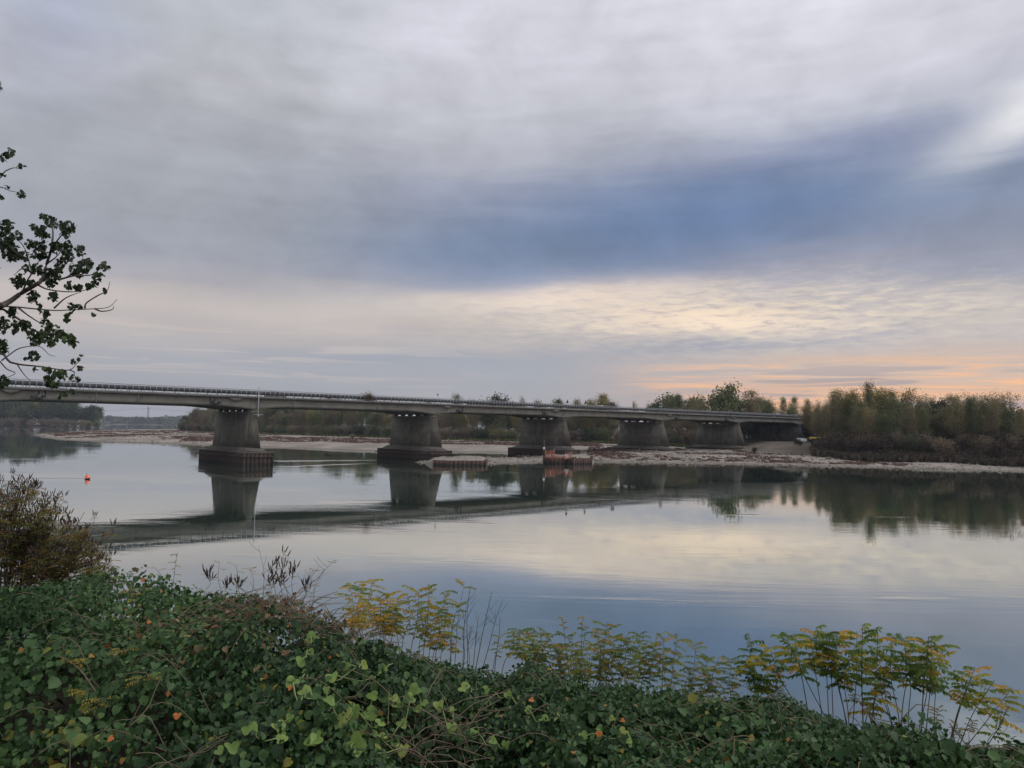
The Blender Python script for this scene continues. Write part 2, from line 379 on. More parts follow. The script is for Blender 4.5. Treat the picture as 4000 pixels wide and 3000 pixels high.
    c = mixc(nt, blob(1500, 1400, 700, 20, 1, .5) * .5, c, L4(158, 163, 175))
    # ripples in the bright break and orange streaks low on the right
    rip = nF.step(-.05, .2) * blob(2900, 1230, 900, 110, 0, .4)
    c = mixc(nt, rip * .60, c, L4(252, 234, 200))
    rip2 = nF.step(.02, -.2) * blob(2900, 1250, 1100, 150, 0, .4)
    c = mixc(nt, rip2 * .55, c, L4(158, 158, 170))
    st = noise(nt, mapping(nt, av.outputs[0], (1, 6.5, 1), (0, 0, R(3))), 2.1, 5, .55, .6)
    low = el.step(6.0, 3.2) * el.step(.6, 2.0) * azw.step(4, 18)
    c = mixc(nt, st.step(.50, .60) * low * .95, c, L4(255, 196, 146))
    c = mixc(nt, st.step(.47, .38) * low * .65, c, L4(158, 155, 165))
    c = mixc(nt, st.step(.52, .62) * el.step(9.5, 6.5) * el.step(1.5, 4.0) * azw.step(4, -14) * .40, c, L4(206, 194, 188))
    # cloud body modulation
    mod = (nP * .26 + nB * .06 + nA * .30 + nM * .50) * el.step(4.0, 14.0) + nB * .14
    br = (mod * .9 + 1.0) * ((dy * -1.0).step(-.1, .75) * .40 + 1.0) * (el.step(36.0, 62.0) * .25 + 1.0)
    vm = nt.nodes.new('ShaderNodeVectorMath'); vm.operation = 'SCALE'; nt.links.new(c, vm.inputs[0]); nt.links.new((br * 10.2).v, vm.inputs['Scale'])
    fin = mixc(nt, gap * .05 + .01, vm.outputs[0], sky.outputs[0])
    nt.links.new(fin, bg.inputs['Color']); bg.inputs['Strength'].default_value = .1
build_world()
sl = bpy.data.lights.new('sun_light', 'SUN'); sl.energy = 1.1; sl.angle = R(24); sl.color = (1, .95, .88)
so = bpy.data.objects.new('sun_light', sl); COL.objects.link(so)
so.rotation_euler = (R(90 - SUN_EL), 0, R(180 - SUN_AZ) + 0)
# light travels along local -Z; aim it from the sun's direction
from mathutils import Vector, Matrix
sd = Vector((sin(R(SUN_AZ)) * cos(R(SUN_EL)), cos(R(SUN_AZ)) * cos(R(SUN_EL)), sin(R(SUN_EL))))
so.rotation_euler = sd.to_track_quat('Z', 'Y').to_euler()
# camera
cd = bpy.data.cameras.new('camera'); cam = bpy.data.objects.new('camera', cd); COL.objects.link(cam)
cd.sensor_fit = 'HORIZONTAL'; cd.sensor_width = 36; cd.lens = F / 4000 * 36; cd.clip_start = .1; cd.clip_end = 20000
cam.matrix_world = Matrix(((RIGHT[0], UP[0], -FWD[0], CAM[0]), (RIGHT[1], UP[1], -FWD[1], CAM[1]), (RIGHT[2], UP[2], -FWD[2], CAM[2]), (0, 0, 0, 1)))
SC.camera = cam
SC.view_settings.view_transform = 'Standard'; SC.view_settings.look = 'None'; SC.view_settings.exposure = 0.0; SC.view_settings.gamma = 1.0
SC.render.engine = 'CYCLES'; SC.cycles.max_bounces = 8; SC.cycles.transparent_max_bounces = 12; SC.cycles.volume_bounces = 0
# ------------------------------------------------------------------ land shapes
def gp(rows, z=0.0):
    return np.array([Pz(x, y, z)[:2] for x, y in rows])
def dp(rows):                                  # (photo x, forward distance)
    return np.array([(Pd(x, 1600, d)[0], d) for x, d in rows])
G = np.vstack([gp([(124,1699),(180,1712),(249,1719),(448,1727.5),(600,1731),(721,1736),(820,1739),(1010,1746),(1100,1751),(1299,1758),(1523,1763),(1746,1764),(1900,1766),(2020,1769),(2045,1776),(2035,1786),
                   (1985,1792),(1850,1791),(1745,1790),(1680,1794),(1625,1806),(1700,1815),(1900,1817),(2020,1812),(2130,1808),(2300,1807),(2550,1810),(3100,1819),(3397,1826),(4000,1844),(4600,1866),(5600,1915)]),
               np.array([(420, 120), (600, 700), (-120, 760)]), gp([(696,1679.5),(600,1680),(448,1681),(298,1684),(180,1692)])])
B = np.vstack([dp([(705,610),(900,560),(1100,505),(1300,445),(1700,390),(2020,357),(2300,350),(2550,322),(2700,300),(2850,268),(2905,226),(2960,212),(3100,212),(3220,202),(3397,187),(3695,183),(4000,173),(4600,160),(6000,140)]),
               np.array([(900, 130), (5200, 3000), (5200, 5200), (-700, 5200), (-900, 2700)]), dp([(800, 1200)])])
A = np.vstack([dp([(396,940),(330,905),(200,890),(0,880),(-400,830),(-1500,700)]), np.array([(-900, 300), (-2500, 100), (-5200, 800), (-5200, 3000), (-900, 1500)])])
C = np.vstack([dp([(-200,2500),(380,2450),(560,2420),(720,2400),(900,2400)]), np.array([(900, 5200), (-5200, 5200), (-5200, 2900)])])
def sdist(P, poly):
    """signed distance, positive inside"""
    d2 = np.full(len(P), 1e18); ins = np.zeros(len(P), bool); n = len(poly)
    for i in range(n):
        a, b = poly[i], poly[(i+1) % n]; ab = b - a
        t = np.clip(((P - a) @ ab) / (ab @ ab), 0, 1); q = a + t[:, None] * ab
        d2 = np.minimum(d2, ((P - q)**2).sum(1))
        cnd = ((a[1] > P[:, 1]) != (b[1] > P[:, 1]))
        with np.errstate(divide='ignore', invalid='ignore'):
            xi = (b[0]-a[0]) * (P[:, 1]-a[1]) / (b[1]-a[1]) + a[0]
        ins ^= cnd & (P[:, 0] < xi)
    return np.where(ins, 1, -1) * np.sqrt(d2)
# near bank: crest line of the vine thicket from the photo
CREST = [(-900,2330,10.2),(-300,2330,10.2),(0,2320,10.4),(150,2300,10.6),(300,2262,10.8),(450,2236,10.9),(550,2234,10.8),(640,2262,10.6),(700,2300,10.4),(800,2322,10.3),(900,2330,10.2),(1000,2335,10.2),(1150,2345,10.0),(1250,2390,9.9),(1290,2420,9.8),(1400,2490,9.6),(1500,2535,9.5),(1600,2562,9.4),(1700,2600,9.3),(1850,2625,9.2),(1980,2655,9.1),(2030,2610,9.1),(2075,2585,9.1),(2120,2610,9.1),(2170,2645,9.1),(2300,2690,9.0),(2450,2690,9.0),(2600,2705,8.9),(2740,2740,8.8),(2840,2765,8.8),(2950,2745,8.8),(3080,2752,8.7),(3200,2810,8.6),(3350,2850,8.5),(3500,2872,8.4),(3650,2920,8.3),(3780,2970,8.2),(3880,2985,8.2),(3960,2950,8.2),(4100,2960,8.2),(4600,3000,8.0),(5400,3000,8.0)]
_ca = []; _cz = []; _cd = []
for x, y, d in CREST:
    v = ray(x, y); hh = math.hypot(v[0], v[1]); _ca.append(math.atan2(v[0], v[1])); _cd.append(d / cos(math.atan2(v[0], v[1])) * .93); _cz.append(CAM[2] + v[2] / hh * _cd[-1])
_ca = np.array(_ca); _cz = np.array(_cz); _cd = np.array(_cd)
def vine_top(a, d, detail=True):
    zc = np.interp(a, _ca, _cz); Dc = np.interp(a, _ca, _cd)
    t = (d - 3.0) / (Dc - 3.0); z0 = 5.42 + .10 * np.sin(a * 5)
    x = d * np.sin(a); y = d * np.cos(a)
    z = z0 + (zc - z0) * np.clip(t, 0, 1)**1.15
    lump = fbm(x * .75 + 5, y * .75 + 9, 3) * 1.25 + fbm(x * 2.4, y * 2.4, 3) * .62
    z = z + lump * np.clip(np.minimum(t * 3, (1 - t) * 4), 0, 1) - .10 * np.clip((1 - t) * 4, 0, 1) * (t > 0)
    over = np.clip(d - Dc, 0, None)
    return z - 1.5 * over**1.3
def ground_h(x, y):
    P = np.stack([x, y], -1)
    sG = sdist(P, G); sB = sdist(P, B); sA = sdist(P, A); sC = sdist(P, C)
    nz = fbm(x * .06, y * .06, 4); n2 = fbm(x * .4, y * .4, 3)
    sGn = sG + nz * 5 + n2 * 1.6
    hG = np.where(sGn > 0, np.minimum(1.25, sGn * .055) * (1 + nz * .5) + n2 * .22 * sstep(0, 8, sGn), np.maximum(-2.5, sGn * .12))
    right = sstep(20, 90, x) * sstep(420, 300, y)
    rise = 1.4 + 1.6 * right
    w = 22 - 6 * right
    hB = rise * sstep(0, 1, (sB + nz * 4) / w) + n2 * .25 * sstep(0, 10, sB)
    h = hG + hB * (sB > -6)
    h = np.where(sB > -6, np.maximum(h, np.where(sB > 0, 1.0, h)), h)
    for sd_ in (sA, sC):
        hA = np.where(sd_ > 0, np.minimum(2.2, .25 + sd_ * .03) + n2 * .2, np.maximum(-2.5, sd_ * .05 + .25))
        h = np.maximum(h, hA)
    # near bank
    d = np.hypot(x, y); a = np.arctan2(x, y)
    a_ = np.clip(a, _ca[0], _ca[-1])
    Dc = np.interp(a_, _ca, _cd); zc = np.interp(a_, _ca, _cz)
    tt = np.clip((d - 3.0) / (Dc - 3.0), 0, 1)
    inn = 5.05 + (zc - .62 - 5.05) * tt + .9 * sstep(3.2, 1.5, d)
    shore = 17.5 + fbm(x * .2, y * .2, 2) * 2
    out = zc - .62 + (-.4 - (zc - .62)) * np.clip((d - Dc) / (shore - Dc), 0, None)
    near = np.where(d < Dc, inn, out)
    # behind and beside the viewer the levee continues
    behind = sstep(1.05, 1.45, np.abs(a))
    lev = np.where(y > 16, 5.8 - (y - 16) * .35, 5.8 - .0 * y)
    near = near * (1 - behind) + np.where(y < 14, lev, -3) * behind
    near = np.maximum(near, -2.5)
    return np.maximum(h, near), sG, sB, np.maximum(sA, sC), near
def build_ground():
    az = np.concatenate([np.linspace(-180, -62, 40)[:-1], np.linspace(-62, 62, 640), np.linspace(62, 180, 40)[1:]])
    rr = np.concatenate([[.3], np.geomspace(1.0, 40, 90), np.geomspace(42, 130, 30), np.geomspace(132, 420, 190), np.geomspace(428, 5000, 95)])
    a = np.radians(az); na, nr = len(az), len(rr)
    AA, RR = np.meshgrid(a, rr, indexing='ij'); x = (RR * np.sin(AA)).ravel(); y = (RR * np.cos(AA)).ravel()
    h, sG, sB, sAC, near = ground_h(x, y)
    V = np.stack([x, y, h], -1)
    i = np.arange(na-1)[:, None]; j = np.arange(nr-1)[None]
    q = np.stack([i*nr+j, i*nr+j+1, (i+1)*nr+j+1, (i+1)*nr+j], -1).reshape(-1, 4)
    nb = near > -2.4
    soil = np.maximum.reduce([sstep(-2, 5, sB + fbm(x*.1, y*.1, 3)*5), sstep(5, 30, sAC), nb.astype(float)])
    wet = sstep(.35, .05, h)
    right = sstep(40, 80, x) * sstep(420, 300, y) * sstep(150, 190, y)
    bare = right * sstep(-6, 4, sB) * sstep(95, 78, x)          # scraped earth by the last piers
    me = make_mesh('ground', V, [q], None, True, rgb=np.stack([soil, wet, bare], -1), mats=[ground_mat()])
    return tag(link('ground', me), kind='structure')
def ground_mat():
    m, nt, b, out = new_mat('ground_gravel_and_soil')
    at = nt.nodes.new('ShaderNodeAttribute'); at.attribute_name = 'zone'
    sp = nt.nodes.new('ShaderNodeSeparateColor'); nt.links.new(at.outputs['Color'], sp.inputs[0])
    soil, wet, bare = (X(nt, sp.outputs[i]) for i in range(3))
    pos = nt.nodes.new('ShaderNodeNewGeometry').outputs['Position']
    n1 = noise(nt, mapping(nt, pos, (.09, .045, 1)), 1, 8, .62); n2 = noise(nt, pos, 1.6, 6, .7); n3 = noise(nt, mapping(nt, pos, (.03, .12, 1)), 1, 5, .6)
    gr = mixc(nt, n1.step(.38, .66), (.20, .178, .152, 1), (.30, .268, .232, 1))
    gr = mixc(nt, n2.step(.50, .72) * .55, gr, (.24, .20, .175, 1))
    gr = mixc(nt, n3.step(.55, .70) * .45, gr, (.30, .235, .20, 1))
    so_ = mixc(nt, n2.step(.35, .65), (.022, .017, .013, 1), (.045, .037, .022, 1))
    ea = mixc(nt, n1.step(.3, .7), (.145, .118, .095, 1), (.085, .070, .055, 1))
    c = mixc(nt, soil, gr, so_); c = mixc(nt, bare, c, ea); c = mixc(nt, wet * .65, c, (.11, .095, .08, 1))
    nt.links.new(c, b.inputs['Base Color']); b.inputs['Roughness'].default_value = .95; b.inputs['Specular IOR Level'].default_value = .2
    bp = nt.nodes.new('ShaderNodeBump'); bp.inputs['Strength'].default_value = .8; bp.inputs['Distance'].default_value = .15
    nt.links.new(n2.v, bp.inputs['Height']); nt.links.new(bp.outputs[0], b.inputs['Normal'])
    return m
build_ground()
def gz(x, y):
    return ground_h(np.atleast_1d(np.asarray(x, float)), np.atleast_1d(np.asarray(y, float)))[0]
def gz1(x, y): return float(gz(x, y)[0])
# ------------------------------------------------------------------ river
def water_mat():
    m, nt, b, out = new_mat('river_water')
    pos = nt.nodes.new('ShaderNodeNewGeometry').outputs['Position']
    nt.links.new(mixc(nt, noise(nt, pos, .02, 3), (.032, .060, .042, 1), (.042, .074, .052, 1)), b.inputs['Base Color'])
    b.inputs['Roughness'].default_value = .012; b.inputs['IOR'].default_value = 2.1; b.inputs['Specular IOR Level'].default_value = .5
    lw = nt.nodes.new('ShaderNodeLayerWeight'); lw.inputs['Blend'].default_value = .5
    gl = nt.nodes.new('ShaderNodeBsdfGlossy'); gl.inputs['Color'].default_value = (.91, .94, .92, 1); gl.inputs['Roughness'].default_value = .012
    fac = X(nt, lw.outputs['Facing']).step(.45, .92) * .62
    mx = nt.nodes.new('ShaderNodeMixShader'); nt.links.new(fac.v, mx.inputs[0]); nt.links.new(b.outputs[0], mx.inputs[1]); nt.links.new(gl.outputs[0], mx.inputs[2]); nt.links.new(mx.outputs[0], out.inputs['Surface'])
    sp = nt.nodes.new('ShaderNodeSeparateXYZ'); nt.links.new(pos, sp.inputs[0]); px, py = X(nt, sp.outputs[0]), X(nt, sp.outputs[1])
    def strip(p, q, w, soft):
        """mask along a line on the water, fading towards q"""
        u = q - p; L = float(np.linalg.norm(u)); u = u / L
        s = ((px - float(p[0])) * float(u[0]) + (py - float(p[1])) * float(u[1])) / L
        v = ((px - float(p[0])) * float(-u[1]) + (py - float(p[1])) * float(u[0])) / w
        return (v * v)._m('MULTIPLY', -1.0)._m('EXPONENT') * s.step(-.02, .03) * s.step(1.0, soft)
    W = lambda x, y: Pz(x, y, 0)[:2]
    wake = strip(W(1075, 1800), W(1560, 1797), 2.6, .55) + strip(W(1090, 1822), W(1500, 1808), 1.0, .6)
    wake = wake + strip(W(752, 1821), W(1100, 1838), 1.2, .9) * .5
    bw = strip(W(338, 1869), W(-40, 1868), .42, .3) * .7
    rip = noise(nt, mapping(nt, pos, (.55, 1.6, 1), (0, 0, R(8))), 1.0, 4, .55)
    fine = noise(nt, mapping(nt, pos, (2.2, 6.0, 1), (0, 0, R(8))), 1.0, 3, .5)
    swell = noise(nt, mapping(nt, pos, (.06, .20, 1), (0, 0, R(4))), 1.0, 4, .6)
    patch = noise(nt, mapping(nt, pos, (.018, .075, 1), (0, 0, R(3))), 1.0, 5, .62, .8)
    k = patch.step(.48, .66)
    boil = noise(nt, mapping(nt, pos, (.05, .22, 1), (0, 0, R(5))), 1.0, 3, .5, .4).step(.66, .75)
    hgt = rip * boil * .012 + rip * (k * .0055 + .0010) + fine * (k * .0020 + .0002) + swell * .0050
    hgt = hgt + noise(nt, mapping(nt, pos, (.12, .9, 1), (0, 0, R(-3))), 1.0, 3, .5) * (wake * .085 + bw * .06)
    bp = nt.nodes.new('ShaderNodeBump'); bp.inputs['Strength'].default_value = 1.0; bp.inputs['Distance'].default_value = 1.0
    nt.links.new(bp.outputs[0], gl.inputs['Normal'])
    nt.links.new(hgt.v, bp.inputs['Height']); nt.links.new(bp.outputs[0], b.inputs['Normal'])
    return m
M['water'] = water_mat()
_n = 64; _a = np.arange(_n) * 2 * pi / _n
_V = np.vstack([[(0, 0, 0)], np.stack([4900 * np.sin(_a), 4900 * np.cos(_a), np.zeros(_n)], -1)])
tag(link('river_water', make_mesh('river_water', _V, [np.array([(0, 1 + (i+1) % _n, 1 + i) for i in range(_n)])], M['water'])), kind='structure')
# ------------------------------------------------------------------ bridge
LSP = 42.6
BO = np.array((-48.6, 146.1)) - .5 * np.array((sin(R(47.6)), cos(R(47.6)))); BD = np.array((sin(R(47.6)), cos(R(47.6)))); BN = np.array((-BD[1], BD[0]))   # BN points away from the viewer
BRZ = math.atan2(BD[1], BD[0])
def BW(t, s, z):
    p = BO + BD * t + BN * s; return np.array((p[0], p[1], z))
bridge = tag(empty('road_bridge', BW(0, 0, 0), BRZ), 'long grey concrete road bridge crossing the river on broad tapering piers', 'bridge')
K0, K1 = -4, 7                      # piers from k=-4 (beyond the left of the picture) to 7
T0, T1 = -190.0, 318.0
ZR, ZD, ZF = 14.1, 12.86, 12.43     # rail top, deck edge top, underside of the edge beam
DW = 16.0                           # deck width
deck = MB()
deck.box((T0, -.42, ZF + .02), (T1, -.02, ZD)); deck.box((T0, DW + .02, ZF + .02), (T1, DW + .42, ZD))
deck.box((T0, -.02, ZF + .10), (T1, DW + .02, ZD - .12))
deck.build('deck', M['fascia'], bridge)
MB().box((T0, .5, ZD - .12), (T1, DW - .5, ZD - .06)).build('road_surface', M['asphalt'], bridge)
# girders: double cantilevers over pier pairs and suspended spans between half joints
def bottom(t):
    k = round(t / LSP); dd = abs(t - k * LSP)
    return 10.93 - .58 * max(0.0, 1 - dd / 7.4)**1.35
JO = 7.3
segs = []
for k in range(-4, 8, 2):
    segs.append((k * LSP - JO + .06, (k + 1) * LSP + JO - .06, True)); segs.append(((k + 1) * LSP + JO + .06, (k + 2) * LSP - JO - .06, False))
segs = [(max(a, T0 + 1), min(b, T1 - 1), c) for a, b, c in segs if a < T1 - 4 and b > T0 + 4]
def girder_mesh(a, b, cant):
    n = max(3, int((b - a) / 1.4)); ts = np.linspace(a, b, n); zj = 11.72
    mb = MB(); fr = []
    # near-face section: web with a slightly proud bottom flange
    rings = []
    for i, t in enumerate(ts):
        zb = bottom(t); zt = ZF
        rings.append(np.array([(t, 0, zt), (t, 0, zb + .50), (t, -.07, zb + .40), (t, -.07, zb), (t, .62, zb), (t, .62, zb + .40), (t, .55, zb + .5), (t, .55, zt)]))
    V = np.vstack(rings); m = 8
    q = [(r*m+i, r*m+(i+1) % m, (r+1)*m+(i+1) % m, (r+1)*m+i) for r in range(n-1) for i in range(m)]
    mb.add(V, q)
    for r, rev in ((rings[0], 0), (rings[-1], 1)):
        mb.add(r, [], [(0, i, i+1) if rev else (0, i+1, i) for i in range(1, 7)])
    return mb.mesh('girder', M['girder'])
ZJ = 11.70
def half_joint(t, d):
    """stepped bearing nib: d=+1 the cantilever lies to the left of t"""
    f = MB()
    f.box((t - .09, -.075, 10.93), (t + .09, .02, ZJ)); f.box((t + (-.09 if d > 0 else -.95), -.075, ZJ - .16), (t + (.95 if d > 0 else .09), .02, ZJ + .03))
    f.box((t + d * .95 - .10, -.075, ZJ), (t + d * .95 + .10, .02, ZF + .0))
    return f
SP = 3.05
for a, b, c in segs:
    g0 = girder_mesh(a, b, c); g1 = g0.copy(); g1.materials[0] = M['under']  # inner girders: shade under the deck put into a darker concrete colour
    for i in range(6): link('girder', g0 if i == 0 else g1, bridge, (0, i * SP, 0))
for a, b, c in segs:
    if not c: continue
    for t, d in ((a, -1), (b, 1)):
        if T0 + 5 < t < T1 - 5:
            j = half_joint(t, d).build('half_joint', M['dark'], bridge)
            # bolted repair bracket and curved drip tray beside the joint
            br_ = MB(); x0 = t + d * .25
            br_.frustum([(t - .62, -.30, 10.98), (t + .62, -.30, 10.98), (t + .62, -.06, 10.98), (t - .62, -.06, 10.98)], [(t - .22, -.28, 11.75), (t + .30, -.28, 11.75), (t + .30, -.06, 11.75), (t - .22, -.06, 11.75)])
            br_.box((t + .35, -.26, 11.4), (t + 1.0, -.06, 11.72)); br_.box((t - 1.0, -.22, 11.2), (t - .70, -.06, 11.66))
            br_.build('bracket', M['signback'], j)
            pts = [(t - d * (2.6 + 2.4 * u), -.20, 12.28 - .45 * sin(pi * u)) for u in np.linspace(0, 1, 9)]
            tr = MB()
            V = [(p[0], y, z) for p in pts for (y, z) in ((-.34, p[2]), (-.09, p[2]), (-.09, ZF - .02), (-.34, ZF - .02))]
            tr.add(V, [(i*4+k, i*4+(k+1) % 4, i*4+4+(k+1) % 4, i*4+4+k) for i in range(8) for k in range(4)])
            tr.build('drip_tray', M['fascia'], j)
# piers
PT, PB = 10.02, 3.1
def ring(w, th, n, z):
    """hexagonal pier section, s from near end (-n) to far"""
    c = 7.85
    return [(-th/2, c - w/2, z), (th*.30, c - w/2 - n, z), (th/2, c - w/2, z), (th/2, c + w/2, z), (th*.30, c + w/2 + n, z), (-th/2, c + w/2, z)]
def pier_mesh(zb):
    mb = MB(); h = (PT - zb) / (PT - 3.1)
    mb.frustum(ring(15.9 + .3*h, 1.25 + 1.35*h, .10 + 1.75*h, zb), ring(15.9, 1.25, .10, PT - .35))
    mb.frustum(ring(16.0, 1.35, .14, PT - .348), ring(16.0, 1.35, .14, PT))
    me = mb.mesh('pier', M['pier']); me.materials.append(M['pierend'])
    for i in (0, 1, 3, 4): me.polygons[i].material_index = 1  # end faces: their shaded look is put into a darker concrete colour
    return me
def foot_mesh(zt):
    mb = MB()
    mb.frustum(ring(20.2, 4.7, .3, zt - .9), ring(16.6, 3.25, 1.25, zt))
    mb.frustum(ring(20.2, 4.7, .3, -2.6), ring(20.2, 4.7, .3, zt - .902))
    return mb.mesh('footing', M['footing'])
def cross_mesh():
    """diaphragm over the pier with arched openings between the girders"""
    mb = MB()
    for i in range(5):
        s0, s1 = i * SP + .56, (i + 1) * SP - .01; m = 9
        arch = [(s0 + (s1 - s0) * u, PT + .04 + .36 * max(0, sin(pi * u))**.55) for u in np.linspace(0, 1, m)]
        V = [(x, s, z) for x in (-.35, .35) for s, z in arch] + [(x, s, 12.4) for x in (-.35, .35) for s, z in arch]
        q = []
        for j in range(m - 1):
            q += [(j, j+1, 2*m+j+1, 2*m+j), (m+j+1, m+j, 3*m+j, 3*m+j+1), (j+1, j, m+j, m+j+1), (2*m+j, 2*m+j+1, 3*m+j+1, 3*m+j)]
        mb.add(V, q)
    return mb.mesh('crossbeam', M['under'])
def bearing_mesh():
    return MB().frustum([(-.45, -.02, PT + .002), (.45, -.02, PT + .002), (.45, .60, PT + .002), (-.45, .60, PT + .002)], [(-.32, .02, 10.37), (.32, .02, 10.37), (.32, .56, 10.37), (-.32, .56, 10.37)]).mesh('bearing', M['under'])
pm = {}; cm = cross_mesh(); bmesh_ = bearing_mesh()
BASE = {1: 3.1, 2: 3.0, 3: 2.9, 4: 2.5, 5: 2.5, 6: 4.6, 7: 4.6, 8: 4.6}
PIER_NAMES = {0: 'mid-river pier standing alone in the water', 1: 'pier beside the low gravel cell', 2: 'pier behind the orange netting', 3: 'pier on the gravel to the right of the netting', 4: 'pier on gravel at the foot of the earth slope', 5: 'dark blackened pier behind the white box'}
for k in range(K0, K1 + 1):
    zb = {-1: .2, 0: 3.15, 1: 3.1, 2: 3.0, 3: 2.75, 4: 2.75, 5: 4.2, 6: 4.2, 7: 4.2}.get(k, 3.1)
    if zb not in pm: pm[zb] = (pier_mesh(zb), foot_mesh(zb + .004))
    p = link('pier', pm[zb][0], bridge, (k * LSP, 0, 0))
    if k in PIER_NAMES: p['label'] = PIER_NAMES[k]
    link('footing', pm[zb][1], p); link('crossbeam', cm, p)
    for i in range(6): link('bearing', bmesh_, p, (0, i * SP, 0))
    for dx in (-.62, .62): MB().box((k*LSP + dx - .05, -.05, 10.5), (k*LSP + dx + .05, .02, 12.4)).build('web_stiffener', M['fascia'], bridge)
    for dx in (-.28, .28):
        hb = MB(); hb.extrude([(.11*cos(a), .11*sin(a)) for a in np.linspace(0, 2*pi, 9)[:-1]], [((k*LSP + dx, -.012, 12.05), (1, 0, 0), (0, 0, 1)), ((k*LSP + dx, .02, 12.05), (1, 0, 0), (0, 0, 1))])
        hb.build('anchor_hole', M['dark'], bridge)
# abutments at both ends
for t in (T0 - 1, T1 + 1):
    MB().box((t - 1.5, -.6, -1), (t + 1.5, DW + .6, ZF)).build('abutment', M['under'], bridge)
# railing near side: top rail, lower rail and posts
def railing(s, single=False):
    r = MB(); r.box((T0, s - .05, ZR - .10), (T1, s + .05, ZR))
    ro = r.build('railing', M['steel'], bridge)
    ts = np.arange(T0 + .4, T1, .95)
    pmz = MB().box((-.042, s - .04, ZD), (.042, s + .04, ZR - .10)).mesh('post', M['steel'])
    near = [t for t in ts if -45 < t < 50][:100] if not single else []
    for t in near: link('post', pmz, ro, (t, 0, 0))
    rest = MB(); ns = set(near)
    for t in ts:
        if t not in ns: rest.box((t - .042, s - .04, ZD), (t + .042, s + .04, ZR - .10))
    tag(rest.build('post', M['steel'], ro), kind='stuff')
railing(-.22); railing(DW + .22, True)
for s in (.35,):
    g = MB()
    prof = [(a, z * 1.12 + .05) for a, z in [(0, .26), (.05, .30), (.05, .38), (0, .42), (0, .50), (.05, .54), (.05, .62), (0, .66), (0, .74), (.05, .78), (.05, .86), (0, .92), (-.03, .92), (-.03, .26)]]
    V = [(t, s + a, ZD - .06 + z) for t in (T0, T1) for a, z in prof]; n = len(prof)
    g.add(V, [(i, (i+1) % n, n + (i+1) % n, n + i) for i in range(n)])
    for t in np.arange(T0 + 1, T1, 1.9): g.box((t - .05, s + .055, ZD - .06), (t + .05, s + .16, ZD + .84))
    g.build('guardrail', M['guard'], bridge)
# drain pipes on the near face
for t in (-20.5, -27, 8.2, 27.5, 66, 108):
    MB().tube([(t, -.13, ZF - .05), (t, -.13, bottom(t) - .15)], .06, 6).build('drain_pipe', M['steel'], bridge)
# ------------------------------------------------------------------ steel gauge pole fixed to the bridge by the first pier
gpole = tag(empty('gauge_pole', BW(.75, -.6, 0), BRZ), 'pale steel pole clamped upright to the bridge side at the mid-river pier', 'pole')
MB().tube([(0, 0, 9.25), (0, 0, 14.55)], .085, 8).build('pole', M['steel'], gpole)
MB().box((-1.1, -.06, 9.35), (1.0, .06, 9.45)).box((-.05, 0, 9.75), (.05, .9, 9.83)).box((-.05, 0, 12.55), (.05, .4, 12.63)).build('clamp_arm', M['steel'], gpole)
MB().box((-.16, -.16, 8.95), (.16, .16, 9.28)).build('sensor', M['steel'], gpole)
MB().lathe([(.0, .62), (.09, .56), (.09, .45), (0, .42)], (0, 0, 14.1), 8).build('lamp_cap', M['steel'], gpole)
# signs and things standing on the bridge
def on_bridge(px, s):                          # t at photo column px
    u = (px - 2000) / F
    # (X0+bd0 t)/(Y0+bd1 t) = u
    o = BO + BN * s; return (u * o[1] - o[0]) / (BD[0] - u * BD[1])
def sign_at(name, px, label, kind):
    t = on_bridge(px, -.1); o = tag(empty(name, BW(t, .1, 0), BRZ), label, 'sign')
    if kind == 'sensor':
        MB().tube([(0, 0, ZD), (0, 0, 14.7)], .035, 6).build('post', M['steel'], o)
        MB().frustum([(-.12, -.1, 14.7), (.12, -.1, 14.7), (.12, .1, 14.7), (-.12, .1, 14.7)], [(-.2, -.14, 15.15), (.2, -.14, 15.15), (.2, .14, 15.15), (-.2, .14, 15.15)]).build('reflector_box', M['grey'], o)
    elif kind == 'tri':
        MB().tube([(0, .06, ZD), (0, .06, 15.2)], .035, 6).build('post', M['steel'], o)
        MB().frustum([(-.5, 0, 14.38), (.5, 0, 14.38), (.5, .03, 14.38), (-.5, .03, 14.38)], [(-.08, 0, 15.3), (.08, 0, 15.3), (.08, .03, 15.3), (-.08, .03, 15.3)]).build('sign_plate', M['signback'], o)
        MB().box((-.33, 0, 14.12), (.33, .03, 14.36)).build('lower_plate', M['white'], o)
    elif kind == 'box':
        MB().tube([(-.4, .08, ZD), (-.4, .08, 15.0)], .04, 6).tube([(.4, .08, ZD), (.4, .08, 15.0)], .04, 6).build('post', M['steel'], o)
        MB().box((-.75, 0, 14.15), (.75, .06, 15.15)).build('sign_plate', M['signback'], o)
        MB().box((-.52, -.02, 14.42), (.52, -.002, 14.88)).build('rear_rail', M['guard'], o)
    else:
        MB().tube([(-.5, .1, ZD), (-.5, .1, 15.5)], .045, 6).tube([(.5, .1, ZD), (.5, .1, 15.5)], .045, 6).build('post', M['steel'], o)
        for i in range(4): MB().box((-.85, 0, 14.12 + i * .42), (.85, .05, 14.12 + i * .42 + .27)).build('slat', M['green'] if i % 2 == 0 else M['grey'], o)
    return o
sign_at('reflector_post', 1713, 'small grey reflector box on a thin post above the second pier', 'sensor')
sign_at('warning_sign', 2220, 'dark triangular road sign seen from behind, nearer the third pier', 'tri')
sign_at('warning_sign', 2291, 'dark triangular road sign seen from behind, nearer the square dark sign', 'tri')
sign_at('road_sign', 2399, 'dark square road sign standing above the bridge railing', 'box')
sign_at('direction_sign', 2585, 'green and grey slatted road sign above the fourth pier', 'slat')
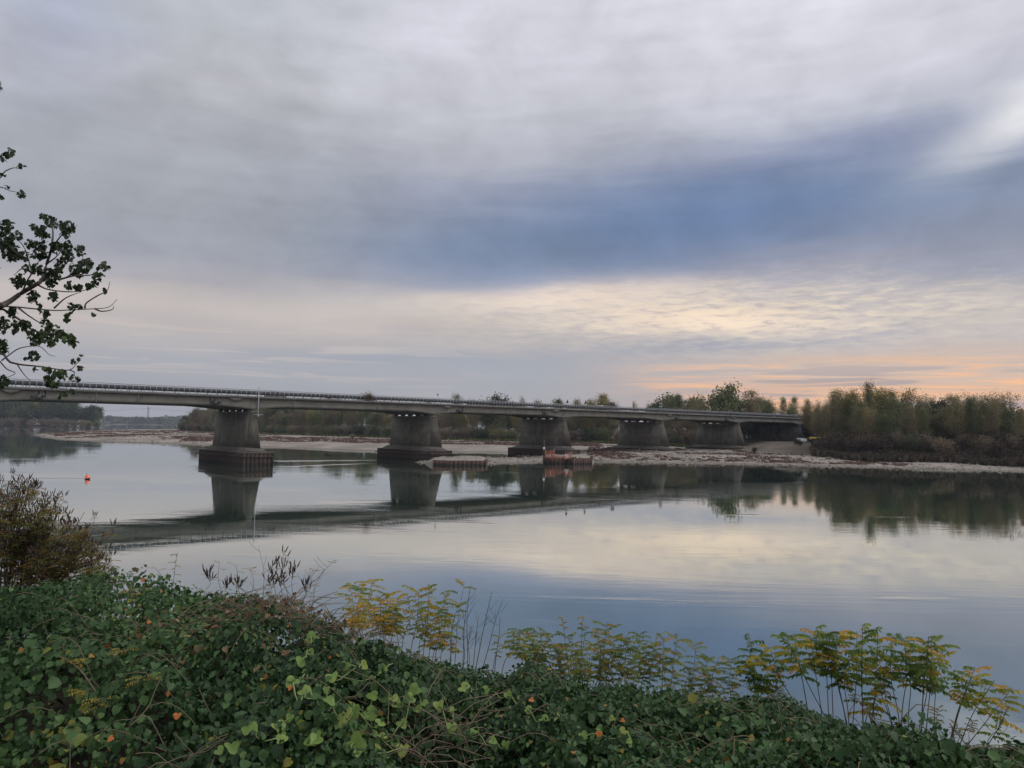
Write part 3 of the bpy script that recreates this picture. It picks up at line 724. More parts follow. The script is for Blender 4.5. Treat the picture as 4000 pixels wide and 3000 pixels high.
# tangle of dry creeper caught in the railing
def clump_on_rail(px, w, h, label, n):
    t = on_bridge(px, -.3); o = tag(empty('creeper_clump', BW(t, -.3, ZD), BRZ), label, 'plant')
    pos = np.stack([rng.normal(0, w * .4, n), rng.normal(0, .14, n), np.abs(rng.normal(.5, .35, n)) * h], -1)
    V, Fc = scatter(LEAF, LEAF_F, pos, rots(n, tilt=1.5), rng.uniform(.10, .22, n)); tn = np.repeat(rng.random(n), 6)
    link('foliage', make_mesh('foliage', V, [Fc], M['drymat'], tint=tn), o)
    mb = MB()
    for i in range(14):
        x = rng.uniform(-w, w); mb.tube(smooth_path([(x, 0, -.1), (x + rng.normal(0, .3), rng.normal(0, .1), h * .6), (x + rng.normal(0, .5), rng.normal(0, .2), h * rng.uniform(.7, 1.2))], 3), .018, 4)
    mb.build('branch', M['twig'], o)
clump_on_rail(1445, 1.3, 1.35, 'brown creeper tangle hanging over the bridge railing', 520)
clump_on_rail(1292, 1.6, .7, 'thin dry creeper lying along the bent railing', 130)
# cars crossing the bridge: only their roofs clear the rail
def car(px, s, paint, label):
    t = on_bridge(px, s); o = tag(empty('parked_car' if False else 'car', BW(t, s, ZD - .06), BRZ), label, 'car', 'cars crossing the bridge')
    side = [(-2.1, .35), (-2.1, .78), (-1.95, .92), (-1.25, .98), (1.3, .96), (2.0, .80), (2.12, .55), (2.1, .32)]
    b = MB(); b.extrude(side, [((0, -.84, 0), (1, 0, 0), (0, 0, 1)), ((0, -.80, 0), (1, 0, 0), (0, 0, 1)), ((0, .80, 0), (1, 0, 0), (0, 0, 1)), ((0, .84, 0), (1, 0, 0), (0, 0, 1))])
    b.build('body', paint, o)
    MB().frustum([(-1.75, -.78, .97), (1.1, -.78, .97), (1.1, .78, .97), (-1.75, .78, .97)], [(-1.25, -.62, 1.42), (.35, -.62, 1.42), (.35, .62, 1.42), (-1.25, .62, 1.42)]).build('window', M['glass'], o)
    MB().frustum([(-1.3, -.64, 1.421), (.42, -.64, 1.421), (.42, .64, 1.421), (-1.3, .64, 1.421)], [(-1.1, -.5, 1.49), (.2, -.5, 1.49), (.2, .5, 1.49), (-1.1, .5, 1.49)]).build('roof', paint, o)
    for x in (-1.3, 1.3):
        for y in (-.86, .70):
            MB().extrude([(.31*cos(a), .31*sin(a)) for a in np.linspace(0, 2*pi, 15)[:-1]], [((x, y, .31), (1, 0, 0), (0, 0, 1)), ((x, y + .18, .31), (1, 0, 0), (0, 0, 1))]).build('wheel', M['black'], o)
car(1077, 8.0, M['grey'], 'grey car roof showing above the bridge rail right of the pole')
car(2349, 3.0, M['white'], 'white car roof above the bridge rail left of the square sign')
car(3038, 3.0, M['white'], 'white car roof above the far right end of the bridge rail')
# ------------------------------------------------------------------ sheet pile walls
def pile_wall(path, z0, z1, pitch=.86, depth=.36, mat=None, th=.05, mb=None, closed=True):
    """trapezoidal corrugation along a polyline path (n,2)"""
    path = np.asarray(path, float); mb = mb or MB(); n = len(path)
    for i in range(n if closed else n - 1):
        a, b = path[i], path[(i+1) % n]; L = np.linalg.norm(b - a); u = (b - a) / L; nn = np.array((u[1], -u[0]))
        m = max(1, int(round(L / pitch))); p = L / m; pts = []
        for j in range(m):
            for f, o in ((0.0, 0), (.30, 0), (.5, 1), (.80, 1)): pts.append(a + u * (j + f) * p + nn * (-depth * o))
        pts.append(b)
        pts = np.array(pts); k = len(pts); zz = z1 if np.isscalar(z1) else z1[i]
        V = np.vstack([np.c_[pts, np.full(k, z0)], np.c_[pts, np.full(k, zz)], np.c_[pts - nn * th, np.full(k, zz)], np.c_[pts - nn * th, np.full(k, z0)]])
        q = [(r*k+j, r*k+j+1, ((r+1) % 4)*k+j+1, ((r+1) % 4)*k+j) for r in range(3) for j in range(k-1)]
        mb.add(V, q)
    return mb
def cofferdam(k, ztop, label, wale=True, mat='pile', hl=11.0, hw=2.85):
    c = 7.85; o = tag(empty('sheet_pile_ring', BW(k * LSP, 0, 0), BRZ), label, 'sheet piling')
    path = [(-hw, c - hl), (hw, c - hl), (hw, c + hl), (-hw, c + hl)]
    pile_wall(path, -2.4, ztop).build('pile_wall', M[mat], o)
    cap = MB()
    for a, b in (((-hw - .06, c - hl - .06), (hw + .06, c - hl + .10)), ((-hw - .06, c + hl - .1), (hw + .06, c + hl + .06)), ((-hw - .06, c - hl + .102), (-hw + .1, c + hl - .102)), ((hw - .1, c - hl + .102), (hw + .06, c + hl - .102))):
        cap.box((*a, ztop + .002), (*b, ztop + .06))
    cap.build('capping_strip', M['cap'], o)
    if wale:
        w = MB(); z = ztop - .78
        for a, b in (((-hw - .5, c - hl - .17), (hw + .5, c - hl - .004)), ((-hw - .5, c + hl + .004), (hw + .5, c + hl + .17)), ((-hw - .17, c - hl - .5), (-hw - .004, c + hl + .5)), ((hw + .004, c - hl - .5), (hw + .17, c + hl + .5))):
            w.box((*a, z - .09), (*b, z + .09))
        w.build('waler_beam', M['pile'], o)
cofferdam(0, 2.32, 'rusty sheet pile ring with waler beam round the lone mid-river pier')
cofferdam(1, 2.25, 'dark sheet pile ring with waler beam round the pier beside the gravel cell')
cofferdam(2, 2.1, 'dark sheet pile ring round the pier behind the orange netting', False)
cofferdam(3, 1.95, 'low sheet pile ring half buried in gravel right of the netting', False, hl=11.4)
cofferdam(4, 1.95, 'low sheet pile ring round the pier nearest the earth slope', False, hl=11.4)
# low gravel-filled cell
def wall_from_photo(name, pts, ztops, label, mat, cat='sheet piling'):
    P = [Pz(x, y, 0)[:2] for x, y in pts]
    o = tag(empty(name, (P[0][0], P[0][1], 0)), label, cat)
    L = np.array(P) - P[0]
    pile_wall(L, -1.6, ztops, mat=mat, closed=False, pitch=.85).build('pile_wall', M[mat], o)
    return o, L
cell, cl = wall_from_photo('sheet_pile_wall', [(1690, 1817), (1760, 1819.5), (1898, 1819.5), (1905, 1811)], [1.02, 1.02, 1.0], 'low red rusty sheet pile wall holding a gravel point', 'pilered')
plat, pl = wall_from_photo('sheet_pile_wall', [(2121, 1810), (2235, 1812), (2240, 1814.5), (2312, 1812.5), (2318, 1803)], [1.42, 1.5, 1.30, 1.25], 'uneven rusty sheet pile wall under the orange netting', 'pilered')
mb = MB()
for i in range(9):
    f = rng.random(); p = pl[0] + (pl[3] - pl[0]) * f
    mb.box((p[0] - .14, p[1] - .25, -1), (p[0] + .14, p[1] - .05, 1.2 + rng.uniform(.1, .8)))
mb.build('loose_pile', M['pile'], plat)
mp = Pz(2124, 1811, 0)
post = tag(empty('mooring_post', (mp[0], mp[1] - .35, 0)), 'tall dark steel post with white band at the netting corner', 'post')
MB().box((-.17, -.17, -1.5), (.17, .17, 5.2)).build('pile', M['pile'], post)
MB().box((-.20, -.20, 3.05), (.20, .20, 3.55)).build('white_band', M['white'], post)
# fill surfaces behind the low walls
def fill(name, rows, z, bump_, seed, taper=None):
    """a lumpy gravel top over a footprint given by photo points on the water plane"""
    poly = np.array([Pz(x, y, 0)[:2] for x, y in rows]); lo = poly.min(0); hi = poly.max(0)
    nx, ny = 46, 40
    gx, gy = np.meshgrid(np.linspace(lo[0] - 2, hi[0] + 2, nx), np.linspace(lo[1] - 2, hi[1] + 2, ny), indexing='ij')
    P = np.stack([gx.ravel(), gy.ravel()], -1); sd_ = sdist(P, poly)
    h = -1.2 + (z + 1.2) * sstep(-1.2, .5, sd_) + (fbm(P[:, 0] * .35 + seed, P[:, 1] * .35, 4)) * bump_ * sstep(0, 2.5, sd_)
    if taper: h = h - (z + .25) * sstep(*(Pz(t_, 1812, 0)[0] for t_ in taper), P[:, 0])
    h = h + fbm(P[:, 0] * 1.6, P[:, 1] * 1.6, 3) * .5 * sstep(-.5, 1.0, sd_)
    V = np.c_[P, h]; i = np.arange(nx-1)[:, None]; j = np.arange(ny-1)[None]
    q = np.stack([i*ny+j, (i+1)*ny+j, (i+1)*ny+j+1, i*ny+j+1], -1).reshape(-1, 4)
    tag(link(name, make_mesh(name, V, [q], M['gravel'], True)), kind='structure')
M['gravel'] = surf('loose_gravel', (.17, .152, .13), (.28, .25, .215), .9, .95, .15, c3=(.12, .105, .09))
fill('gravel_bank', [(1622, 1808), (1692, 1815), (1765, 1817), (1896, 1817), (1898, 1800), (1800, 1797), (1690, 1799)], .9, 1.1, 3, (1700, 1625))
fill('gravel_bank', [(2124, 1808.5), (2235, 1810), (2310, 1810), (2318, 1803), (2300, 1797), (2130, 1792)], 1.15, .45, 8)
# orange safety netting on the platform
def netting(pa, pb, za, zb, label):
    a = Pz(*pa, 1.35); b = Pz(*pb, 1.35); o = tag(empty('safety_netting', (a[0], a[1], 1.3)), label, 'safety netting', 'orange netting on the pile platform')
    d = b - a; n = 12; V = []
    for i in range(n + 1):
        f = i / n; sag = .12 * sin(pi * f) + .06 * sin(9 * f)
        for zf in (0, .5, 1): V.append((d[0]*f, d[1]*f + .10 * sin(7*f + 2*zf), -.05 + zf * (za + (zb - za) * f - sag)))
    q = [(i*3+j, i*3+3+j, i*3+4+j, i*3+1+j) for i in range(n) for j in range(2)]
    link('net', make_mesh('net', V, [np.array(q)], M['netting']), o)
    for f in (0, 1): MB().tube([(d[0]*f, d[1]*f + .06, -.2), (d[0]*f, d[1]*f + .06, (za, zb)[f] + .15)], .03, 5).build('stake', M['steel'], o)
netting((2131, 1787), (2166, 1786), 1.7, 1.75, 'orange plastic netting panel beside the dark mooring post')
netting((2210, 1790), (2234, 1788), 1.1, 1.5, 'slanting orange netting panel in the middle of the platform')
netting((2150, 1789), (2212, 1789.5), .9, .6, 'thin sagging orange netting between the two taller panels')
wp = Pz(2158, 1786, 1.35)
bag = tag(empty('white_sack', (wp[0] + 3.0, wp[1] - .8, 1.1)), 'small white sack lying on the netted pile platform', 'sack')
MB().lathe([(0, 0), (.42, .02), (.5, .25), (.42, .55), (.2, .78), (.08, .95), (0, .97)], n=12).build('sack_body', M['white'], bag, True)
for px, py, lb in ((2283, 1780, 'dark timber board lying on gravel behind the pile wall'), (2330, 1781, 'longer dark timber board on gravel right of the pile wall')):
    p = Pz(px, py, 1.35)
    for_ = tag(empty('timber_board', (p[0], p[1], gz1(p[0], p[1]) + .05), .1), lb, 'board')
    L_ = 1.2 if px < 2300 else 3.0
    MB().box((-L_/2, -.3, 0), (L_/2, .3, .16)).box((-L_/2 + .1, -.35, .162), (-L_/2 + .3, .35, .24)).box((L_/2 - .3, -.35, .162), (L_/2 - .1, .35, .24)).build('board', M['wood'], for_)
# ------------------------------------------------------------------ buoy
bp = Pz(342, 1872, 0)
buoy = tag(empty('marker_buoy', (bp[0], bp[1], 0)), 'orange cone buoy with black float leaning in the current', 'buoy')
def tilt_mesh(mb, ax=.0, ay=-.24, z=0):
    ca, sa = cos(ay), sin(ay)
    for i, V in enumerate(mb.V): mb.V[i] = np.stack([V[:, 0]*ca - V[:, 2]*sa * 1.0, V[:, 1], V[:, 0]*sa*1.0 + V[:, 2]*ca], -1) + np.array((0, 0, z))
    return mb
def tl(prof, n=20): return tilt_mesh(MB().lathe([(r_ * .54, z_ * .54) for r_, z_ in prof], n=n), ay=.24, z=.07)
tl([(0, -.35), (.3, -.35), (.62, .0), (.65, .08), (.60, .12)]).build('float', M['black'], buoy, True)
tl([(.63, .10), (.60, .2), (.42, .62), (.20, .95), (.07, 1.06), (0, 1.07)]).build('cone', M['orange'], buoy, True)
tl([(0, 1.05), (.05, 1.06), (.05, 1.18), (.10, 1.2), (.10, 1.28), (0, 1.3)], 10).build('lifting_ring', M['black'], buoy)
# ------------------------------------------------------------------ site things on the right bank
def at_ground(px, d): 
    p = Pd(px, 1700, d); return p[0], p[1], gz1(p[0], p[1])
x, y, z = at_ground(3132, 236)
z = 7.6 + 236 * (ray(3132, 1733)[2] / ray(3132, 1733)[1])
cont = tag(empty('site_cabin', (x, y, z), -.15), 'white site cabin box with a dark vent by the track', 'cabin')
MB().box((-1.32, -1.1, .12), (1.32, 1.1, 1.62)).build('body', M['white'], cont)
MB().box((-1.38, -1.16, 1.622), (1.38, 1.16, 1.70)).build('roof', M['white'], cont)
MB().box((-.95, -1.13, 1.22), (-.6, -1.102, 1.42)).build('vent', M['dark'], cont)
MB().box((-1.3, -1.0, -.4), (1.3, 1.0, .118)).build('skid', M['grey'], cont)
x, y, z = at_ground(3186, 262)
exc = tag(empty('excavator', (x, y, z), .5), 'yellow excavator half hidden by trees at the bridge end', 'excavator')
for s in (-1.1, 1.1):
    MB().extrude([(-1.7, .2), (-1.4, 0), (1.4, 0), (1.7, .2), (1.7, .5), (1.4, .75), (-1.4, .75), (-1.7, .5)], [((0, s - .28, 0), (1, 0, 0), (0, 0, 1)), ((0, s + .28, 0), (1, 0, 0), (0, 0, 1))]).build('track', M['black'], exc)
MB().box((-1.9, -1.2, .95), (1.3, 1.2, 1.9)).build('body', M['yellow'], exc)
MB().frustum([(.2, .1, 1.902), (1.3, .1, 1.902), (1.3, 1.2, 1.902), (.2, 1.2, 1.902)], [(.3, .15, 2.9), (1.1, .15, 2.9), (1.1, 1.15, 2.9), (.3, 1.15, 2.9)]).build('cab', M['glass'], exc)
MB().tube(smooth_path([(1.2, -.3, 1.7), (2.6, -.3, 3.6), (4.2, -.3, 3.9)], 4), .22, 6).tube([(4.2, -.3, 3.9), (5.0, -.3, 1.8)], .18, 6).build('boom', M['yellow'], exc)
MB().frustum([(4.6, -.8, 1.0), (5.4, -.8, 1.0), (5.4, .2, 1.0), (4.6, .2, 1.0)], [(4.8, -.8, 1.8), (5.5, -.8, 1.8), (5.5, .2, 1.8), (4.8, .2, 1.8)]).build('bucket', M['guard'], exc)
x, y, z = at_ground(3250, 248)
trk = tag(empty('dump_truck', (x, y, z), pi - .1), 'orange cab truck with pale grey tipper body among the trees', 'truck')
MB().box((.9, -1.15, .7), (2.6, 1.15, 2.6)).build('cab', M['orangecab'], trk)
MB().box((2.602, -.95, 1.6), (2.63, .95, 2.4)).build('windscreen', M['glass'], trk)
MB().frustum([(-3.6, -1.15, 1.0), (.7, -1.15, 1.0), (.7, 1.15, 1.0), (-3.6, 1.15, 1.0)], [(-3.9, -1.25, 2.4), (.8, -1.25, 2.4), (.8, 1.25, 2.4), (-3.9, 1.25, 2.4)]).build('tipper_body', M['grey'], trk)
MB().box((-3.6, -.5, .6), (2.5, .5, .698)).build('chassis', M['black'], trk)
for wx in (-2.8, -1.5, 1.7):
    for wy in (-1.2, .85): MB().extrude([(.5*cos(a), .5*sin(a)) for a in np.linspace(0, 2*pi, 15)[:-1]], [((wx, wy, .5), (1, 0, 0), (0, 0, 1)), ((wx, wy + .35, .5), (1, 0, 0), (0, 0, 1))]).build('wheel', M['black'], trk)
# blue drain pipe on the blackened pier
dpz = tag(empty('downpipe', BW(5 * LSP - .75, -.35, 0), BRZ), 'blue plastic downpipe hanging beside the dark right-hand pier', 'pipe')
MB().tube(smooth_path([(.3, -.1, 10.4), (.1, -.25, 10.0), (0, -.3, 9.2), (-.05, -.3, 7.6), (-.6, -.2, 6.9)], 4), .13, 7).build('pipe', M['blue'], dpz)
# far pylon and wires across the river
pp = Pd(577, 1655, 3000); pyl = tag(empty('transmission_pylon', (pp[0], pp[1], 0)), 'tall pale lattice pylon far upstream above the blue wood', 'pylon')
mb = MB(); H = 66
for sx in (-1, 1):
    for sy in (-1, 1): mb.tube([(sx*6.5, sy*6.5, 0), (sx*3.0, sy*3.0, 30), (sx*1.6, sy*1.6, H - 6)], .62, 4)
for i, zz in enumerate(np.linspace(4, H - 8, 11)):
    w0 = np.interp(zz, [0, 30, H - 6], [6.5, 3, 1.6]); w1 = np.interp(zz + 5.4, [0, 30, H - 6], [6.5, 3, 1.6])
    for sy in (-1, 1): mb.tube([(-w0, sy*w0, zz), (w1, sy*w1, zz + 5.4)], .3, 3).tube([(w0, sy*w0, zz), (-w1, sy*w1, zz + 5.4)], .3, 3)
mb.build('lattice_mast', M['steel'], pyl)
MB().lathe([(1.7, H - 6), (4.2, H - 3.5), (4.2, H), (2.2, H + 3), (0, H + 3.2)], n=8).build('mast_head', M['steel'], pyl)
for dx, dy, z1, lb in ((-560, 150, 38, 'thin power cable sagging left from the far pylon'), (640, -200, 34, 'thin power cable sagging right from the far pylon')):
    o = tag(empty('power_cable', (pp[0], pp[1], 0)), lb, 'cable', 'cables of the far pylon')
    f = np.linspace(0, 1, 24); pts = np.stack([dx*f, dy*f, (H - 3) + (z1 - H + 3)*f - 60*f*(1-f)*.28], -1)
    MB().tube(pts, .30, 4).build('cable', M['guard'], o)
# ------------------------------------------------------------------ trees
def branchy(g, height, spread, levels, trunk_r, lean=.05, up=.5, start=.18, nb=(7, 4, 3), taper_top=.12, wig=.08, stems=1):
    """returns list of (pts, radii) tubes and list of twig end points (pos, dir, weight)"""
    tubes, ends = [], []
    def grow(p, d, L, r, lev):
        n = 5 if lev == 0 else 4; pts = [p]; dd = d.copy()
        for i in range(n):
            dd = dd + g.normal(0, wig * (1 + lev * .6), 3) + np.array((0, 0, .10 * up)); dd /= np.linalg.norm(dd)
            pts.append(pts[-1] + dd * L / n)
        pts = np.array(pts); rad = np.linspace(r, r * (taper_top if lev == 0 else .25), n + 1)
        tubes.append((pts, rad, 5 if lev == 0 else 3))
        if lev >= levels:
            for i in range(1, n + 1): ends.append((pts[i], dd, lev))
            return
        k = nb[lev]
        for i in range(k):
            f = (start if lev == 0 else .25) + (1 - (start if lev == 0 else .25)) * (i + g.random() * .8) / k
            f = min(f, .98); x = f * n; j = min(int(x), n - 1); q = pts[j] + (pts[j+1] - pts[j]) * (x - j)
            a = g.random() * 2 * pi; tl_ = g.uniform(.45, .95) * (1.0 if lev == 0 else .9)
            base = pts[j+1] - pts[j]; base /= np.linalg.norm(base)
            side = np.array((cos(a), sin(a), 0)); nd = base * cos(tl_) + side * sin(tl_) + np.array((0, 0, up * .35)); nd /= np.linalg.norm(nd)
            LL = (spread * (1.15 - .75 * f) if lev == 0 else L * g.uniform(.35, .62))
            grow(q, nd, LL * g.uniform(.75, 1.2), r * (1 - .7 * f) * .55, lev + 1)
        ends.append((pts[-1], dd, lev))
    for s_ in range(stems):
        a = g.random() * 2 * pi; off = np.array((cos(a), sin(a), 0)) * (.0 if stems == 1 else g.uniform(.1, .5))
        d = np.array((g.normal(0, lean), g.normal(0, lean), 1.0)) + off * .35 * (stems > 1); d /= np.linalg.norm(d)
        grow(off - np.array((0, 0, .4)), d, height * g.uniform(.82, 1.0) if stems > 1 else height, trunk_r, 0)
    return tubes, ends
def tree_meshes(name, seed, height, spread, trunk_r, leaf, n_per, sig, mat, bark, levels=2, **kw):
    g = np.random.default_rng(seed)
    tubes, ends = branchy(g, height, spread, levels, trunk_r, **kw)
    mb = MB()
    for p, r, n in tubes: mb.tube(p, r, n)
    trunk = mb.mesh('trunk', M[bark])
    E = np.array([e[0] for e in ends]); keep = g.random(len(E)) < kw.get('_keep', 1.0)
    E = E[keep]; w = g.uniform(.4, 1.6, len(E)); cnt = np.maximum(1, (n_per * w).astype(int)); P = np.repeat(E, cnt, 0)
    P = P + g.normal(0, sig, P.shape) * np.array((1, 1, .8)); P[:, 2] = np.maximum(P[:, 2], .15)
    clump = np.repeat(g.random(len(E)), cnt)
    V, Fc = scatter(LEAF, LEAF_F, P, rots(len(P), tilt=1.0, g=g), g.uniform(.6, 1.35, len(P)) * leaf)
    tn = np.clip(clump * .65 + g.random(len(P)) * .45 - .05, 0, 1)
    crown = make_mesh('crown', V, [Fc], M[mat], tint=np.repeat(tn, 6))
    return trunk, crown
KINDS = {}
def kind(name, variants): KINDS[name] = variants
kind('bushy_tree', [tree_meshes('b', 100 + i, 13, 7.6, .22, .27, 30, .85, m_, 'bark', nb=(16, 4, 3), start=.05, up=.55) for i, m_ in enumerate(('tree_green', 'tree_brown', 'tree_olive', 'tree_olive', 'tree_green'))])
kind('poplar_tree', [tree_meshes('p', 200 + i, 20, 6.8, .24, .26, 18, .75, m_, 'palebark', nb=(20, 4, 3), start=.07, up=.95, wig=.06) for i, m_ in enumerate(('tree_olive', 'tree_green', 'tree_olive', 'tree_yellow', 'tree_green'))])
kind('bare_tree', [tree_meshes('t', 300 + i, 17, 6.5, .21, .26, 6, .6, m_, 'palebark', nb=(15, 5, 3), start=.15, up=1.0, wig=.07, stems=3) for i, m_ in enumerate(('tree_yellow', 'tree_olive', 'tree_olive', 'tree_brown'))])
kind('willow_bush', [tree_meshes('s', 400 + i, 4.2, 3.0, .06, .24, 26, .6, m_, 'twig', levels=1, nb=(7, 3), start=.02, up=.3, stems=4, lean=.25) for i, m_ in enumerate(('tree_dark', 'tree_green', 'tree_brown', 'tree_olive', 'tree_brown', 'brush', 'brush', 'brush'))])
kind('round_tree', [tree_meshes('r', 500 + i, 15, 10.5, .3, .70, 15, 1.25, m_, 'bark', nb=(16, 4, 2), start=.04, up=.35) for i, m_ in enumerate(('tree_dark', 'tree_green', 'tree_dark'))])
TREE_CAT = {'bushy_tree': 'tree', 'poplar_tree': 'tree', 'bare_tree': 'tree', 'round_tree': 'tree', 'willow_bush': 'bush'}
tg = np.random.default_rng(21)
def plant(kd, x, y, label, group, sc=1.0, var=None, z=None, sz=None):
    vs = KINDS[kd]; t, c = vs[var if var is not None else int(tg.integers(min(5, len(vs))))]
    o = empty(kd, (x, y, (gz1(x, y) if z is None else z) - .1), tg.random() * 6.283); s = sc * tg.uniform(.85, 1.15)
    o.scale = (s, s, s * (sz or tg.uniform(.9, 1.1)))
    tag(o, label, TREE_CAT[kd], group); link('trunk', t, o); link('crown', c, o); return o
def along(rows, step, back=0.0, jit=1.5):
    """points along a polyline of (photo x, distance), shifted away from the viewer"""
    P = dp(rows); out = []; seg = np.linalg.norm(np.diff(P, axis=0), axis=1); L = seg.sum(); s = step * .5
    cum = np.concatenate([[0], np.cumsum(seg)])
    while s < L:
        i = min(np.searchsorted(cum, s) - 1, len(seg) - 1); i = max(i, 0); q = P[i] + (P[i+1] - P[i]) * (s - cum[i]) / seg[i]
        dirv = q / np.linalg.norm(q); q = q + dirv * (back + tg.normal(0, jit)) + tg.normal(0, jit * .5, 2)
        out.append(q); s += step * tg.uniform(.7, 1.3)
    return out
def px_of(q, z=3.0):
    v = np.array((q[0], q[1], z)) - CAM; return 2000 + F * (v @ RIGHT) / (v @ FWD)
def gap_name(px):
    for a, b, n in ((-9e9, 395, 'left of the far channel'), (395, 1000, 'left of the mid-river pier'), (1000, 1590, 'between the first two piers'), (1590, 2150, 'between the second and third piers'), (2150, 2540, 'between the third and fourth piers'), (2540, 2850, 'between the fourth and fifth piers'), (2850, 3130, 'above the right end of the bridge')):
        if a <= px < b: return n
    return 'right of the bridge'
KN = {'bushy_tree': 'bushy green tree', 'poplar_tree': 'slender poplar', 'bare_tree': 'half bare autumn tree', 'willow_bush': 'low bush', 'round_tree': 'rounded dark tree'}
def stand(rows, step, back, kinds, sc, where, group, keep=lambda q, px: True, jit=1.5, var=None):
    for q in along(rows, step, back, jit):
        px = px_of(q)
        if not keep(q, px): continue
        k = kinds[int(tg.integers(len(kinds)))]; s = (sc(px) if callable(sc) else sc) * (.84 if k == 'poplar_tree' else 1)
        plant(k, q[0], q[1], f'{KN[k]} {where} {gap_name(px)}', f'{group} {gap_name(px)}', s, None if var is None else int(tg.choice(var)))
MID = [(705,612),(900,562),(1100,508),(1300,450),(1700,394),(2020,362),(2300,354),(2550,328),(2700,305),(2850,275)]
hid = lambda q, px: not any(a < px < b for a, b in ((862, 965), (1545, 1665), (2045, 2165), (2435, 2550), (2730, 2840)))
MIDX = dict(keep=hid)
stand(MID, 5.5, 1, ['willow_bush'], lambda px: 1.25 if px < 1200 else 1.3, 'on the edge of the wood', 'bushes along the gravel', **MIDX)
stand(MID, 6.5, 9, ['bushy_tree', 'bushy_tree', 'poplar_tree', 'bare_tree'], lambda px: .62 if px < 760 else .9 if px < 900 else .85, 'in the front wood', 'first row of the wood', **MIDX)
stand([(720,640)] + MID[1:], 14, 42, ['round_tree'], lambda px: float(np.interp(px, [720, 900], [.6, .95])), 'at the back of the wood', 'back of the wood', **MIDX)
stand([(760,650)] + MID[1:], 7, 24, ['poplar_tree', 'bushy_tree', 'poplar_tree', 'round_tree'], lambda px: .9, 'deeper in the wood', 'deeper row of the wood', **MIDX)
# crowns that rise above the bridge deck, placed where the photo shows them
def top_tree(kd, px, top_y, dist, label, group, var, widen=1.0):
    p = Pd(px, 1700, dist); z = gz1(p[0], p[1]); zt = Pd(px, top_y, dist)[2]
    vs = KINDS[kd][var]; H_ = float(np.percentile([v.co.z for v in vs[1].vertices], 98.5)); o = empty(kd, (p[0], p[1], z - .1), tg.random() * 6.28)
    s = (zt - z) / H_; o.scale = (s * widen, s * widen, s); tag(o, label, 'tree', group); link('trunk', vs[0], o); link('crown', vs[1], o)
TOPS = [('poplar_tree', 1762, 1543, 395, 'lone dark treetop above the rail just right of the reflector post', 4, 1.2), ('round_tree', 1925, 1548, 385, 'rounded treetop above the rail midway between two piers', 0, .8), ('bare_tree', 2042, 1556, 375, 'thin pale treetop above the rail left of the third pier', 2, .9), ('bushy_tree', 2092, 1568, 372, 'low treetop just clearing the rail at the third pier', 2, .8),
        ('poplar_tree', 2185, 1560, 365, 'treetop above the rail left of the first triangular sign', 1, 1.3), ('bushy_tree', 2245, 1563, 365, 'small treetop between the two triangular signs', 2, .7), ('poplar_tree', 2335, 1543, 360, 'broad golden treetop left of the square dark sign', 3, 1.5), ('poplar_tree', 2372, 1546, 362, 'golden green treetop touching the square dark sign', 0, 1.3), ('bushy_tree', 2412, 1572, 360, 'lower treetop right behind the square dark sign', 2, .8), ('bare_tree', 2475, 1570, 370, 'single bare twig top above the rail', 1, .35),
        ('bushy_tree', 2552, 1580, 345, 'low dark treetop left of the slatted sign', 4, .7), ('bare_tree', 2605, 1553, 340, 'pale bare treetop behind the slatted sign', 2, 1.0), ('poplar_tree', 2650, 1548, 335, 'leafy green poplar right of the slatted sign', 1, 1.3), ('poplar_tree', 2690, 1556, 332, 'greenish poplar second right of the slatted sign', 0, 1.2), ('bare_tree', 2745, 1550, 330, 'tall thin twiggy tree in the row above the bridge', 2, 1.0), ('poplar_tree', 2795, 1553, 328, 'dense green poplar in the row above the bridge', 1, 1.4), ('poplar_tree', 2845, 1552, 326, 'dark poplar in the row above the bridge', 4, 1.3),
        ('poplar_tree', 2890, 1556, 325, 'dark poplar just left of the tallest tree', 4, 1.2), ('poplar_tree', 2940, 1527, 318, 'tallest tree above the bridge with an open round top', 0, 1.7), ('bushy_tree', 2968, 1560, 316, 'dark bushy tree below the tallest tree', 4, 1.0), ('poplar_tree', 3008, 1580, 310, 'orange brown tree right of the tallest tree', 3, 1.5), ('poplar_tree', 3050, 1555, 312, 'dark narrow poplar with a ragged top', 4, 1.0), ('poplar_tree', 3098, 1553, 308, 'narrow green poplar second from the gap', 1, .9), ('poplar_tree', 3140, 1562, 305, 'ragged poplar at the left of the gap in the trees', 4, .9)]
for kd, px, ty, d, lb, v, wd in TOPS: top_tree(kd, px, ty, d, lb, 'treetops showing above the bridge', v, wd)
